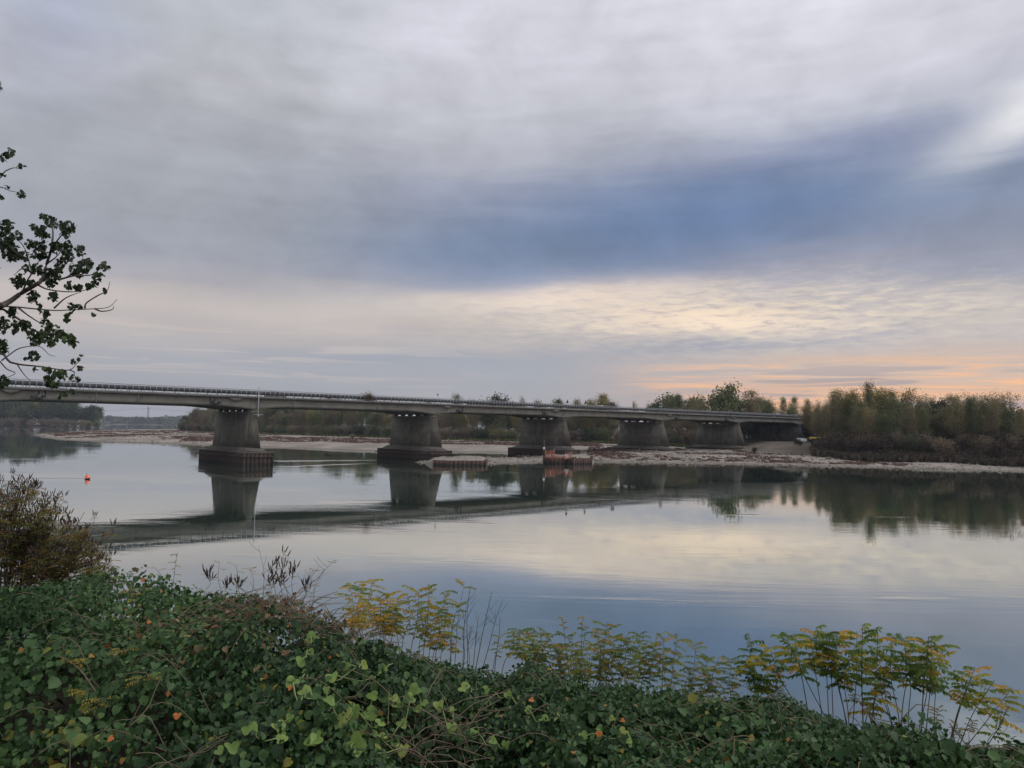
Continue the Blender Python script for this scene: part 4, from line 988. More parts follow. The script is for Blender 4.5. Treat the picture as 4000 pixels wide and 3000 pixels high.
# right bank wood
RB = [(3225, 207), (3397, 192), (3695, 188), (4000, 179), (4300, 172), (4700, 165)]
RTOP = [('bare_tree', 3195, 1570, 236, 'small thin tree at the left edge of the right wood', 2, .8), ('bare_tree', 3262, 1534, 222, 'tall leaning bare tree at the left of the right wood', 1, 1.2), ('bare_tree', 3312, 1524, 224, 'tall bare tree with fan of pale twigs', 0, 1.2), ('poplar_tree', 3320, 1562, 214, 'green poplar under the fan of pale twigs', 1, 1.1), ('bare_tree', 3378, 1521, 224, 'yellowish half bare tree near the top of the right wood', 0, 1.3), ('bare_tree', 3425, 1528, 226, 'half bare tree left of the golden crown', 2, 1.1), ('bare_tree', 3505, 1524, 222, 'golden half bare tree standing highest in the right wood', 0, 1.5), ('poplar_tree', 3500, 1575, 212, 'green poplar below the golden half bare tree', 1, 1.2),
        ('bare_tree', 3622, 1546, 216, 'small round bare treetop in the dip of the right wood', 1, .8), ('round_tree', 3655, 1567, 206, 'brownish rounded tree in the dip of the right wood', 2, .7), ('poplar_tree', 3745, 1550, 204, 'golden green broad tree in the right wood', 0, 1.7), ('bushy_tree', 3790, 1565, 200, 'bright green bushy tree right of the golden green one', 0, 1.0), ('bushy_tree', 3850, 1590, 198, 'green bushy tree left of the dark bare one', 1, .9), ('bare_tree', 3905, 1545, 200, 'dark bare tree near the right edge', 1, 1.1), ('bushy_tree', 3930, 1585, 194, 'dark bushy tree under the dark bare one', 4, .9), ('bare_tree', 3990, 1610, 196, 'thin bare tree at the very right edge', 3, .9)]
for kd, px, ty, d, lb, v, wd in RTOP: top_tree(kd, px, ty, d, lb, 'tall trees of the right bank wood', v, wd)
rs = lambda px: float(np.interp(px, [3150, 3260, 3500, 3620, 3750, 3900, 4000, 4600], [.55, .78, .80, .72, .80, .70, .62, .7]))
stand([(3290, 204)] + RB[1:], 5.2, 14, ['poplar_tree', 'bushy_tree', 'bare_tree', 'bare_tree'], lambda px: rs(px) * .95, 'in the middle of the right bank wood', 'middle rows of the right bank wood')
stand([(3310, 215)] + RB[1:], 5, 36, ['willow_bush'], 1.9, 'deep in the right bank wood', 'undergrowth deep in the right bank wood', var=(5, 6, 7))
stand([(3310, 205)] + RB[1:], 7, 26, ['bushy_tree', 'round_tree', 'poplar_tree'], lambda px: rs(px) * .85, 'at the back of the right bank wood', 'back rows of the right bank wood')
stand([(3330, 199)] + RB[1:], 4.6, 8, ['bare_tree', 'bare_tree', 'poplar_tree', 'bushy_tree'], lambda px: rs(px) * .85, 'at the front of the right bank wood', 'front row of the right bank wood')
stand(RB, 3.4, 1.5, ['willow_bush'], .85, 'on the dark bank under the right wood', 'bushes on the right bank', var=(5, 6, 7, 2))
stand([(3250, 203)] + RB[1:], 3.6, 5.5, ['willow_bush'], 1.0, 'behind the front bushes under the right wood', 'second row of bushes on the right bank', var=(5, 6, 7, 4, 0))
for px, d, v in ((2925, 300, 2), (2990, 305, 4), (3075, 296, 0), (3110, 300, 2), (3180, 280, 3), (3290, 262, 0), (3360, 250, 2)):
    p = Pd(px, 1700, d); plant('bushy_tree', p[0], p[1], f'dark bushy tree behind the last pier and machines {gap_name(px)}', f'trees behind the bridge end {gap_name(px)}', .85, v)
stand([(2890, 318), (2960, 310), (3050, 304), (3120, 300), (3200, 290), (3280, 275)], 4.5, 0, ['willow_bush'], 1.9, 'in dark growth', 'bushes under the bridge end', var=(0, 5, 6))
for px, d, lb, s_ in ((3112, 226, 'dark scrub patch on the bare earth slope below the white cabin', .42), (3128, 224, 'low dark scrub on the slope just right of the other patch', .36), (2948, 219, 'small brown bush at the foot of the bare earth slope', .34), (3190, 214, 'dark bush where the track meets the wood', .6)):
    p = Pd(px, 1700, d); plant('willow_bush', p[0], p[1], lb, None, s_, 5)
for px, d in ((3205, 236), (3225, 232), (3238, 230)):
    p = Pd(px, 1700, d); plant('bare_tree', p[0], p[1], 'thin pale trunked sapling in front of the yellow excavator', 'thin trees before the excavator', .62, 2, sz=1.0)
for px, y, d, lb in ((1377, 1703, 395, 'small yellow green bush alone on the gravel left of the second pier'), (1203, 1700, 440, 'tiny yellowish bush at the edge of the gravel')):
    p = Pd(px, y, d); plant('willow_bush', p[0], p[1], lb, None, .62 if px > 1300 else .5, 3)
# far left wood and the blue wood upstream
for row, (bk, sc) in enumerate(((6, 1.45), (28, 1.75), (55, 1.95))):
    for q in along([(392, 930), (330, 905), (200, 893), (0, 885), (-160, 860)], 15, bk, 3):
        px = px_of(q); s = sc * float(np.interp(px, [200, 330, 395], [1.0, .86, .52]))
        plant('round_tree', q[0], q[1], ('rounded tree in the front row of the far left wood', 'rounded tree in the middle of the far left wood', 'tall rounded tree at the back of the far left wood')[row], ('front of the far left wood', 'middle of the far left wood', 'back of the far left wood')[row], s)
for q in along([(385, 925), (330, 902), (200, 888), (0, 880), (-160, 855)], 8, 0, 2):
    plant('willow_bush', q[0], q[1], 'low bush on the shore of the far left wood', 'bushes on the far left shore', 2.1)
def far_mass(rows, n, hgt, label):
    P = dp(rows); pos = []; seg = np.linalg.norm(np.diff(P, axis=0), axis=1); g = np.random.default_rng(5)
    for i in range(n):
        f = g.random() * (len(P) - 1); k = int(f); q = P[k] + (P[k+1] - P[k]) * (f - k); b = g.random() * 160
        hh = hgt * (.65 + .7 * vnoise(q[0] * .018, q[1] * .018 + b * .01)); pos.append((q[0] + g.normal(0, 3), q[1] + b, .3 + hh * g.random()**.7))
    V, Fc = scatter(LEAF, LEAF_F, np.array(pos), rots(n, tilt=1.0, g=g), g.uniform(3.0, 6.5, n))
    o = link('distant_wood', make_mesh('distant_wood', V, [Fc], M['tree_dark'], tint=np.repeat(g.random(n), 6)))
    tag(o, label, 'wood', kind='stuff')
far_mass([(-250, 2520), (370, 2470), (560, 2440), (730, 2420), (1000, 2500)], 9000, 24, 'blue hazy wood along the far bank upstream')
for px, ty, lb in ((418, 1625, 'hazy tree at the left end of the blue far bank'), (530, 1627, 'left of the two hazy round trees left of the pylon'), (546, 1628, 'right of the two hazy round trees left of the pylon'), (619, 1630, 'hazy round tree right of the far pylon')):
    top_tree('round_tree', px, ty, 2440, lb, 'hazy trees on the far upstream bank', 0, 1.0)
# ------------------------------------------------------------------ low growth on the gravel
def tufts(name, n, fn, mat, size, label, cat='plants', seed=1, spread=1.0):
    g = np.random.default_rng(seed); P = fn(g, n); k = 9
    B_ = np.repeat(P, k, 0) + g.normal(0, .42 * spread, (len(P) * k, 3)) * np.array((1, 1, 0))
    hgt = np.repeat(g.uniform(.6, 1.5, len(P)), k) * size
    nrm = g.normal(0, 1, (len(B_), 3)); nrm[:, 2] *= .3
    V, Fc = scatter(LEAF, LEAF_F, B_, rots(len(B_), nrm, .2, np.array((0, 0, 1.0)), g), hgt)
    o = link(name, make_mesh(name, V, [Fc], M[mat], tint=np.repeat(g.random(len(B_)), 6)))
    tag(o, label, cat, kind='stuff')
def on_gravel(px0, px1, d0, d1, cond):
    def fn(g, n):
        out = []; tries = 0
        while sum(len(o) for o in out) < n and tries < 60:
            tries += 1
            px = g.uniform(px0, px1, 4000); d = d0 + (d1 - d0) * g.random(4000)
            x = (px - 2000) / F * d * 1.0; x = x - .0; h, sG, sB, sAC, nr = ground_h(x, d)
            m = cond(x, d, h, sG, sB, g); out.append(np.c_[x, d, h - .03][m])
        return np.vstack(out)[:n]
    return fn
band = lambda x, y: fbm(x * .05 + 3, y * .05, 4) + .25 * fbm(x * .3, y * .3, 2)
tufts('red_weeds', 3600, on_gravel(120, 2350, 280, 620, lambda x, y, h, sG, sB, g: (h > .35) & (sB < 2) & (band(x, y) > .06) & (sG > 5)), 'redplant', .42, 'reddish brown weeds in patches on the pale far gravel bar', seed=31, spread=1.6)
tufts('red_weeds', 1500, on_gravel(2300, 4400, 165, 300, lambda x, y, h, sG, sB, g: (h > .3) & (sB < 1) & (band(x * 1.6, y * 1.6) > .02) & (sG > 3)), 'redplant', .30, 'reddish brown weeds dotted on the right-hand gravel shore', seed=32, spread=.8)
tufts('bank_herbs', 1700, on_gravel(1000, 2700, 290, 520, lambda x, y, h, sG, sB, g: (sB > -9) & (sB < 5)), 'greenherb', .85, 'green and yellow herbs along the foot of the wood', seed=33, spread=1.5)
tufts('bank_brush', 5200, on_gravel(3190, 4500, 160, 240, lambda x, y, h, sG, sB, g: (sB > -3) & (sB < 22)), 'brush', 1.15, 'dark brown brush covering the bank under the right wood', seed=34, spread=1.3)
# stones and drift on the gravel
def stones(n, fn, seed, label, s0, s1):
    g = np.random.default_rng(seed); P = fn(g, n); n = len(P)
    T = np.array([(1,0,0),(0,1,0),(-1,0,0),(0,-1,0),(0,0,.7),(0,0,-.4)], float); TF = np.array([(0,1,4),(1,2,4),(2,3,4),(3,0,4),(1,0,5),(2,1,5),(3,2,5),(0,3,5)])
    T = T * np.array((1, .7, .6))
    V, Fc = scatter(T, TF, P, rots(n, tilt=.3, g=g), g.uniform(s0, s1, n) * g.choice([1, 1, 1, 2.2], n))
    tag(link('river_stones', make_mesh('river_stones', V, [Fc], M['gravel'])), label, 'stones', kind='stuff')
stones(5200, on_gravel(1600, 4300, 158, 235, lambda x, y, h, sG, sB, g: (h > .0) & (sB < 0) & (h < 1.6)), 41, 'grey stones scattered along the near gravel shore', .10, .38)
stones(2600, on_gravel(150, 2000, 280, 480, lambda x, y, h, sG, sB, g: (h > .0) & (sB < 0)), 42, 'stones scattered over the far gravel bar', .2, .6)
# ------------------------------------------------------------------ near bank: vine thicket
def vine_hit(x, y):
    """where the sight line through a photo pixel meets the thicket's surface"""
    v = ray(x, y); a = math.atan2(v[0], v[1]); hh = math.hypot(v[0], v[1]); d = np.linspace(2.5, 12.5, 500)
    z = CAM[2] + v[2] / hh * d; V = vine_top(np.full(500, a), d); m = np.nonzero(z <= V)[0]; k = m[0] if len(m) else 499
    return np.array((d[k] * sin(a), d[k] * cos(a), z[k]))
def vine_normal(x, y):
    e = .12; f = lambda x, y: vine_top(np.arctan2(x, y), np.hypot(x, y))
    n = np.stack([-(f(x+e, y) - f(x-e, y)) / (2*e), -(f(x, y+e) - f(x, y-e)) / (2*e), np.ones_like(x)], -1)
    return n / np.linalg.norm(n, axis=1, keepdims=True)
fg = np.random.default_rng(77)
def cover(n, amin, amax, dmin, over, drop, size, tint_fn, mat, name, label, cat, tilt=.55, keep=None, tmpl=(HEART, HEART_F)):
    a = fg.uniform(amin, amax, n); Dc = np.interp(a, _ca, _cd); d = np.sqrt(dmin**2 + fg.random(n) * ((Dc + over)**2 - dmin**2))
    x = d * np.sin(a); y = d * np.cos(a); z = vine_top(a, d)
    if keep is not None:
        m = keep(x, y, a, d); x, y, z, a, d = x[m], y[m], z[m], a[m], d[m]
    n = len(x); N = vine_normal(x, y); N[:, 2] += .25; N[:, 1] -= .45 * np.cos(a); N[:, 0] -= .45 * np.sin(a)
    dep = fg.exponential(drop, n); dep = np.minimum(dep, .5); P = np.stack([x, y, z], -1) - np.array((0, 0, 1.0)) * dep[:, None] + fg.normal(0, .03, (n, 3))
    P[:, 2] += .05
    V, Fc = scatter(tmpl[0], tmpl[1], P, rots(n, N, tilt, np.array((0, -.6, -.8)), fg), size * fg.uniform(.5, 1.15, n) * np.where(fg.random(n) > .85, 1.45, 1.0))
    o = link(name, make_mesh(name, V, [Fc], M[mat], tint=np.repeat(tint_fn(x, y, n), len(tmpl[0]))))
    return tag(o, label, cat, kind='stuff')
def vine_tint(x, y, n):
    zone = fbm(x * .55 + 3, y * .55 + 7, 3) * 1.1; left = sstep(-1.0, -4.0, x) * .10
    t = .36 + zone + left + fg.normal(0, .16, n); t = np.clip(t, .02, .93)
    r = fg.random(n); t = np.where(r > .988, fg.uniform(.94, .98, n), t); t = np.where(r > .9965, .99, t); return t
A0, A1 = R(-43), R(43)
dryspot = lambda x, y: np.exp(-(((x + 2.55) / 1.25)**2 + ((y - 8.6) / .95)**2)) + np.exp(-(((x + .55) / .42)**2 + ((y - 5.9) / .42)**2)) * 1.1
cover(150000, A0, A1, 3.2, .75, .18, .049, vine_tint, 'vine', 'vine_thicket', 'dark green creeper and bramble thicket covering the near bank', 'thicket', .7,
      keep=lambda x, y, a, d: (fg.random(len(x)) > .82 * np.clip(dryspot(x, y), 0, 1)) & (fg.random(len(x)) > .86 * sstep(-.05, -.13, fbm(x * 1.6, y * 1.6, 3))))
cover(26000, A0, A1, 3.2, .6, .07, .074, lambda x, y, n: np.clip(.60 + fbm(x * .9, y * .9, 2) * .8 + fg.normal(0, .16, n) + .2 * (fg.random(n) > .965), 0, .962), 'vine', 'bramble_leaves', 'larger lighter bramble leaves in patches over the thicket', 'brambles', .6,
      keep=lambda x, y, a, d: (fbm(x * .8 + 20, y * .8 + 4, 3) > .02) & (fg.random(len(x)) > np.clip(dryspot(x, y), 0, 1)), tmpl=(LEAF * np.array((1, 1.1, 1)), LEAF_F))
cover(85000, A0, A1, 3.2, .75, .20, .050, lambda x, y, n: np.clip(vine_tint(x + 9, y, n) * 1.02, 0, 1), 'vine', 'bramble_leaves', 'small pointed bramble leaves mixed through the dark thicket', 'brambles', .85,
      keep=lambda x, y, a, d: (fg.random(len(x)) > .75 * np.clip(dryspot(x, y), 0, 1)) & (fg.random(len(x)) > .86 * sstep(-.05, -.13, fbm(x * 1.6, y * 1.6, 3))), tmpl=(LEAF * np.array((1, .8, 1)), LEAF_F))
cover(6000, R(-40), R(-14), 3.4, -3.0, .03, .11, lambda x, y, n: fg.random(n), 'clover', 'grass_blades', 'thin green grass blades poking through the thicket at lower left', 'grass', .5,
      keep=lambda x, y, a, d: (d < 5.4) & (fbm(x * 1.3 + 2, y * 1.3 + 5, 2) > .06), tmpl=(LEAF[:, [2, 1, 0]] * np.array((.6, .07, 1.0)) , LEAF_F))
cover(16000, R(-36), R(-8), 3.6, -2.2, .06, .030, lambda x, y, n: fg.random(n), 'clover', 'ground_herbs', 'bright green small-leaved herbs at the foot of the thicket', 'herbs', .7,
      keep=lambda x, y, a, d: (d < 5.9) & (fbm(x * 1.1 + 8, y * 1.1, 3) > -.02 + (d - 4.8) * .12))
def dry_stuff(n, cx, cy, rx, ry, name, label, seed):
    g = np.random.default_rng(seed); mb = MB()
    for i in range(n):
        x = cx + g.normal(0, rx * .55); y = cy + g.normal(0, ry * .55); a = math.atan2(x, y); d = math.hypot(x, y); z = float(vine_top(np.array([a]), np.array([d]))[0])
        th = g.random() * 6.28; L = g.uniform(.25, .75); el = g.uniform(-.1, .7)
        dv = np.array((cos(th) * cos(el), sin(th) * cos(el), sin(el))) * L; p = np.array((x, y, z - g.uniform(0, .12)))
        mb.tube([p, p + dv * .5 + np.array((0, 0, .04)), p + dv - np.array((0, 0, .05 * L))], [.0045, .004, .002], 3)
    tag(mb.build(name, M['dry'], None), label, 'dry grass', kind='stuff')
dry_stuff(260, -2.55, 8.7, 1.3, .8, 'dry_stems', 'brown dry stems tangled on the hump of the thicket', 3)
dry_stuff(90, -.55, 5.9, .36, .38, 'dry_grass', 'pale dry grass tangle in a hollow at bottom centre', 4)
cover(3000, R(-27), R(-8), 6.5, .75, .10, .055, lambda x, y, n: fg.random(n), 'drymat', 'withered_leaves', 'brown withered leaves on the hump of the thicket', 'leaves', .9, keep=lambda x, y, a, d: fg.random(len(x)) < dryspot(x, y))
mb = MB()
for i in range(420):                                        # bare trailing stems through the thicket
    a = fg.uniform(A0, A1); d = math.sqrt(fg.uniform(3.4**2, 9.5**2)); p = []; th = fg.normal(0, .7)
    for j in range(6):
        x, y = d * sin(a) + cos(th) * j * .14, d * cos(a) + sin(th) * j * .14; aa, dd = math.atan2(x, y), math.hypot(x, y)
        p.append((x, y, float(vine_top(np.array([aa]), np.array([dd]))[0]) + .02 + .10 * sin(j * .9 + i)))
    mb.tube(smooth_path(p, 2), .0042, 3)
tag(mb.build('trailing_stems', M['stalkgreen']), 'thin olive and brown stems trailing over the creeper thicket', 'stems', kind='stuff')
# ------------------------------------------------------------------ large lime-green creeper leaves
c7 = lambda x, y: (x / 1.58 + 1200, y / 1.58 + 2000)
c6 = lambda x, y: (x / 1.3823, y / 1.3823 + 1800)
c8 = lambda x, y: (x / 1.58 + 2600, y / 1.58 + 2200)
def big_leaf(px, py, size, parent, loc, mat='lime', seed=0, face=.9):
    p = vine_hit(px, py) + np.array((0, 0, .07)); g = np.random.default_rng(int(px * 7 + py))
    ang = np.linspace(0, 2*pi, 15)[:-1]; k = len(ang)
    r = .5 * (1 + .16 * np.cos(3 * ang) - .30 * np.exp(-((np.abs(ang - pi)) / .35)**2) + g.normal(0, .03, k))
    ring = np.stack([r * np.cos(ang) + .1, r * np.sin(ang) * .95, .10 * np.abs(np.sin(ang)) - .12 * (np.cos(ang) > .5) + g.normal(0, .025, k)], -1)
    mid = np.stack([.5 * r * np.cos(ang) + .1, .5 * r * np.sin(ang), .05 * np.abs(np.sin(ang)) + g.normal(0, .012, k)], -1)
    V = np.vstack([[(.02, 0, -.03)], mid, ring]); t = [(0, 1 + i, 1 + (i+1) % k) for i in range(k)]; q = [(1 + i, 1 + k + i, 1 + k + (i+1) % k, 1 + (i+1) % k) for i in range(k)]
    to = CAM - p; to /= np.linalg.norm(to); N = to * .75 + np.array((0, 0, face)) + g.normal(0, .30, 3)
    Mx = rots(1, N[None], .02, np.array((g.normal(0, .8), -.3, -.8)), g)[0]
    V = (V * size * g.uniform(.8, 1.15)) @ Mx.T + p - loc
    me = make_mesh('leaf', V, [np.array(q), np.array(t)], M[mat], True, tint=np.clip(g.random() * .8 + np.concatenate([[-.2], np.full(k, .0), np.full(k, .2)]) + g.normal(0, .12, len(V)), 0, 1))
    link('leaf', me, parent); return p
LIME = [c7(*q) for q in ((237,1000),(340,1000),(470,1020),(150,1070),(560,885),(15,910),(25,815),(118,1155),(130,1225),(225,1320),(285,1285),(375,1300),(668,1150),(410,1195),(530,1205),(545,1235),(640,1205),(720,1235),(685,1275),(965,1130),(1110,1140),(1235,1170),(900,1270),(810,1240),(445,1365),(410,1430),(470,1445),(55,1465),(290,1490),(590,1520),(310,1555),(890,1380),(1030,1410),(1355,1265),(1455,1330),(1700,1430),(1795,1385),(1885,1320),(1955,1415),(1980,1475),(1140,1465),(1225,1485),(580,1360))] + [c6(*q) for q in ((1690,990),(1665,1070),(1630,1120),(1650,1190),(1580,1240),(1640,1300),(1565,1440),(1500,1490),(1330,1505),(1360,1500),(1510,1565),(1705,1560),(1180,1625),(1250,1600))]
BIG = {9, 10, 11, 12, 19, 20, 27, 28, 43, 45, 48, 50}
VINES = [('lime green creeper climbing up the left of the bright patch', lambda x, y: x < 1250 and y < 2780), ('lime green creeper with big leaves low at the left of the bright patch', lambda x, y: x < 1190), ('lime green creeper sprawling down the bottom centre left', lambda x, y: x < 1330 and y > 2780),
         ('lime green creeper with one raised leaf above the dry grass tangle', lambda x, y: x < 1560 and y < 2720), ('lime green creeper with three large leaves left of the dry grass tangle', lambda x, y: x < 1560 and y < 2870), ('lime green creeper at the bottom edge under the dry grass tangle', lambda x, y: x < 1620), ('lime green creeper of small leaves just above the dry grass tangle', lambda x, y: x < 1790),
         ('lime green creeper hanging in a long arc right of the dry grass', lambda x, y: x < 2130 and y < 2860), ('lime green creeper of small leaves low at bottom centre right', lambda x, y: x < 2130), ('lime green creeper with scattered leaves furthest to the right', lambda x, y: True)]
left_ = list(enumerate(LIME))
for lb, cond in VINES:
    mine = [(i, q) for i, q in left_ if cond(*q)]; left_ = [(i, q) for i, q in left_ if not cond(*q)]
    if not mine: continue
    p0 = vine_hit(*mine[0][1]); o = tag(empty('creeper_vine', p0), lb, 'creeper', 'lime green creepers on the thicket')
    pts = [big_leaf(*q, .125 if i in BIG else fg.uniform(.06, .095), o, p0) for i, q in mine]
    todo = pts[1:]; path = [pts[0]]
    while todo:
        j = int(np.argmin([np.linalg.norm(t - path[-1]) for t in todo])); path.append(todo.pop(j))
    path = np.array(path) - p0
    if len(path) == 1: path = np.vstack([path[0] - np.array((.2, .1, .12)), path[0]])
    sp_ = smooth_path(path - np.array((0, 0, .03)), 5); sp_[:, 2] += .03 * np.sin(np.arange(len(sp_)) * 1.3)
    MB().tube(sp_, .0055, 4).build('stem', M['limestem'], o)
for (px, py), lb in (((c7(1950, 1335)), 'curled orange dead leaf at lower right of the thicket'), (c7(1800, 1425), 'small orange dead leaf left of the curled one'), (c7(1380, 1210), 'orange brown dead leaf at right centre of the thicket'), (c6(805, 905), 'pointed orange dead leaf on the left hump'), (c6(540, 800), 'small orange dead leaf high on the left hump'), (c6(1570, 1275), 'round orange dead leaf beside the lime creeper'), (c6(955, 1425), 'pinkish orange dead leaf low in the left thicket'), (c6(770, 672), 'orange dead leaf near the crest of the hump'), (c6(600, 1555), 'orange dead leaf near the bottom left')):
    p0 = vine_hit(px, py); o = tag(empty('dead_leaf', p0), lb, 'leaf', 'orange dead leaves on the thicket'); big_leaf(px, py, .05, o, p0, 'dead')
# ------------------------------------------------------------------ pinnate-leaved saplings
def pinnate(g, base, dirv, L, pairs, lw, droop, hang):
    """one feather leaf: leaflet positions, matrices, sizes, plus its rachis"""
    u = np.linspace(0, 1, pairs + 1)[1:]; side = np.cross(dirv, (0, 0, 1.0)); side /= (np.linalg.norm(side) + 1e-9)
    pts = base + dirv * (u[:, None] * L) + np.array((0, 0, -1.0)) * (droop * L * u[:, None]**2)
    P = np.repeat(pts, 2, 0); s_ = np.tile((1.0, -1.0), pairs)[:, None]
    D = side * s_ * (1 - hang) + np.array((0, 0, -1.0)) * hang + dirv * .25 + g.normal(0, .14, (len(P), 3)); D /= np.linalg.norm(D, axis=1, keepdims=True)
    N = np.cross(D, dirv) * s_ + np.array((0, 0, .35)); N -= D * (N * D).sum(1, keepdims=True); N /= (np.linalg.norm(N, axis=1, keepdims=True) + 1e-9)
    Mx = np.stack([D, np.cross(N, D), N], -1)
    return P, Mx, np.full(len(P), lw) * g.uniform(.75, 1.15, len(P)), np.vstack([base[None], pts])
LEAFLET = LFT * np.array((1, 1.25, 1))
def sapling(tip, base, dist, label, group, seed, leaf=.24, nleaf=16, mat='sapling', f0=.45, r=.008, lw=.050, pairs=8, tint=(.1, .55), topy=.25, spikes=0, hang=.45, bend=0.0, smat='stalk', name='sapling', cat='sapling', low=.75):
    g = np.random.default_rng(seed); b = Pd(*base, dist); t = Pd(*tip, dist + g.normal(0, .15))
    dv = (b - t); dv /= np.linalg.norm(dv); root = b + dv * low * g.uniform(.8, 1.2)
    mid = (b + t) / 2 + np.array((g.normal(0, .035) + bend, g.normal(0, .05), 0))
    path = smooth_path([root, b, mid, t], 5) - root
    o = tag(empty(name, root), label, cat, group)
    MB().tube(path, np.linspace(r, r * .35, len(path)), 5).build('stem', M[smat], o)
    A_, B_, C_, T_ = [], [], [], []; rb = MB(); n0 = len(path)
    for i in range(nleaf):
        f = f0 + (1 - f0) * ((i + g.random() * .7) / nleaf); f = min(f, .995); k = f * (n0 - 1); j = int(k); q = path[j] + (path[min(j+1, n0-1)] - path[j]) * (k - j)
        a = i * 2.4 + g.normal(0, .5); el = g.uniform(-.05, .45) + .3 * (f > .9); dr = np.array((cos(a) * cos(el), sin(a) * cos(el), sin(el)))
        LL = leaf * g.uniform(.6, 1.15) * (.65 + .5 * (f - f0) / (1 - f0)); LL *= .7 if f > .97 else 1
        P_, M_, s_, rc = pinnate(g, q, dr, LL, pairs, lw, g.uniform(.15, .45), hang)
        tt = g.uniform(*tint); tt = g.uniform(.66, 1.0) if g.random() < topy else tt
        A_.append(P_); B_.append(M_); C_.append(s_); T_.append(np.full(len(P_), tt) + g.normal(0, .05, len(P_))); rb.tube(rc, .0022, 3)
    if nleaf:
        V, Fc = scatter(LEAFLET, LFT_F, np.vstack(A_), np.vstack(B_), np.concatenate(C_))
        fo = link('foliage', make_mesh('foliage', V, [Fc], M[mat], tint=np.repeat(np.clip(np.concatenate(T_), 0, 1), 4)), o)
        if nleaf > 7: rb.build('rachis', M['stalkgreen'], fo)
    if spikes:
        sk = MB()
        for i in range(spikes):
            q = path[int(g.uniform(.72, 1.0) * (n0 - 1))]; a = g.random() * 6.28; L = g.uniform(.07, .13); d1 = np.array((cos(a) * .6, sin(a) * .6, .55)); p1 = q + d1 * g.uniform(.02, .10)
            d2 = np.array((cos(a) * .35, sin(a) * .35, 1.0)) + g.normal(0, .2, 3); d2 /= np.linalg.norm(d2)
            sk.tube([q, p1], .002, 3); sk.tube([p1, p1 + d2 * L * .25, p1 + d2 * L * .7, p1 + d2 * L], [.003, .0085, .0075, .002], 5)
        sk.build('seed_spikes', M['seed'], o)  # the stalk's upright seed spikes, joined in one mesh
    else:
        tw = MB()
        if nleaf < 4:
            for i in range(5):
                q = path[int(g.uniform(.45, .95) * (n0 - 1))]; a = g.random() * 6.28; tw.tube(smooth_path([q, q + np.array((cos(a) * .08, sin(a) * .08, .06)), q + np.array((cos(a) * .16, sin(a) * .16, .16))], 3), .0022, 3)
            tw.build('twig', M[smat], o)
    return o
ORD = ['first', 'second', 'third', 'fourth', 'fifth', 'sixth', 'seventh', 'eighth', 'ninth', 'tenth', 'eleventh', 'twelfth', 'thirteenth', 'fourteenth', 'fifteenth', 'sixteenth', 'seventeenth', 'eighteenth', 'nineteenth', 'twentieth', 'twenty-first', 'twenty-second', 'twenty-third', 'twenty-fourth', 'twenty-fifth', 'twenty-sixth', 'twenty-seventh', 'twenty-eighth', 'twenty-ninth', 'thirtieth']
def clump(rows, conv, dist, look, where, group, seed, fn=None, **kw):
    rows = sorted(rows, key=lambda r: r[0])
    for i, rr_ in enumerate(rows):
        k = dict(kw); k.update(rr_[4] if len(rr_) > 4 else {})
        lk = k.pop('look', look)
        sapling(conv(rr_[0], rr_[1]), conv(rr_[2], rr_[3]), dist + fg.normal(0, .22), f'{lk}, {ORD[i]} from the left in {where}', group, seed + i, **k)
pale = dict(mat='olive', leaf=.13, lw=.022, tint=(.3, .9), look='pale sparse sapling', r=.005)
S4 = [(520,485,600,900,dict(topy=.03, tint=(.0,.25), look='dark green sapling')), (490,600,575,910,dict(topy=.3)), (640,515,800,870,dict(topy=.7)), (740,440,990,960), (790,430,885,945,dict(r=.010)), (930,390,1010,985), (900,460,960,900), (985,430,1035,960), (1060,430,1110,960), (1000,500,1120,990), (1180,420,1155,1000), (1215,400,1220,1030,dict(topy=.05, r=.011, leaf=.30, look='tall dark green sapling')), (1310,410,1270,1010,dict(topy=.45, leaf=.28)), (1300,560,1390,980), (1400,450,1440,960), (1470,460,1460,920,dict(topy=.02, tint=(.0,.25), look='dark green sapling')), (1490,560,1500,950,dict(topy=.5)), (1130,560,1130,960), (1625,450,1575,1060,dict(r=.011)), (1640,480,1610,1020), (1720,500,1655,1130,dict(leaf=.30, topy=.15)), (1590,520,1560,1050), (1340,640,1400,1000,dict(nleaf=9)), (1330,790,1290,990,dict(nleaf=9, topy=.5)), (1250,870,1230,1000,dict(nleaf=8, topy=.6)), (600,700,560,880,dict(topy=.05)), (700,760,690,880,pale), (1685,890,1700,1100,pale), (1100,700,1130,960,pale)]
clump(S4, c8, 10.4, 'green and yellow sapling', 'the tall clump at right', 'tall saplings at right', 1000, leaf=.29, nleaf=17, f0=.66, lw=.066, pairs=9, topy=.20, tint=(.10, .55))
S5 = [(1910,640,1740,1150,dict(r=.011, topy=.7, look='orange topped leaning sapling')), (1895,690,1750,1150), (2030,720,1790,1180,dict(nleaf=8, topy=.1, look='thin green leaning sapling')), (2140,770,1810,1190,dict(topy=.6, look='long orange green leaning sapling')), (2120,880,1960,1170,dict(nleaf=2, look='nearly bare leaning stalk')), (2070,1010,1970,1170,dict(nleaf=5, topy=.1)), (1900,970,1870,1120,pale), (1800,1000,1790,1150,pale)]
clump(S5, c8, 9.7, 'leaning sapling', 'the group at the right edge', 'leaning saplings at the right edge', 1100, leaf=.26, nleaf=15, f0=.72, lw=.062, pairs=8, topy=.35, tint=(.2, .6))
dry = dict(nleaf=5, topy=1.0, f0=.9, leaf=.09, lw=.03, look='bare stalk with withered tip')
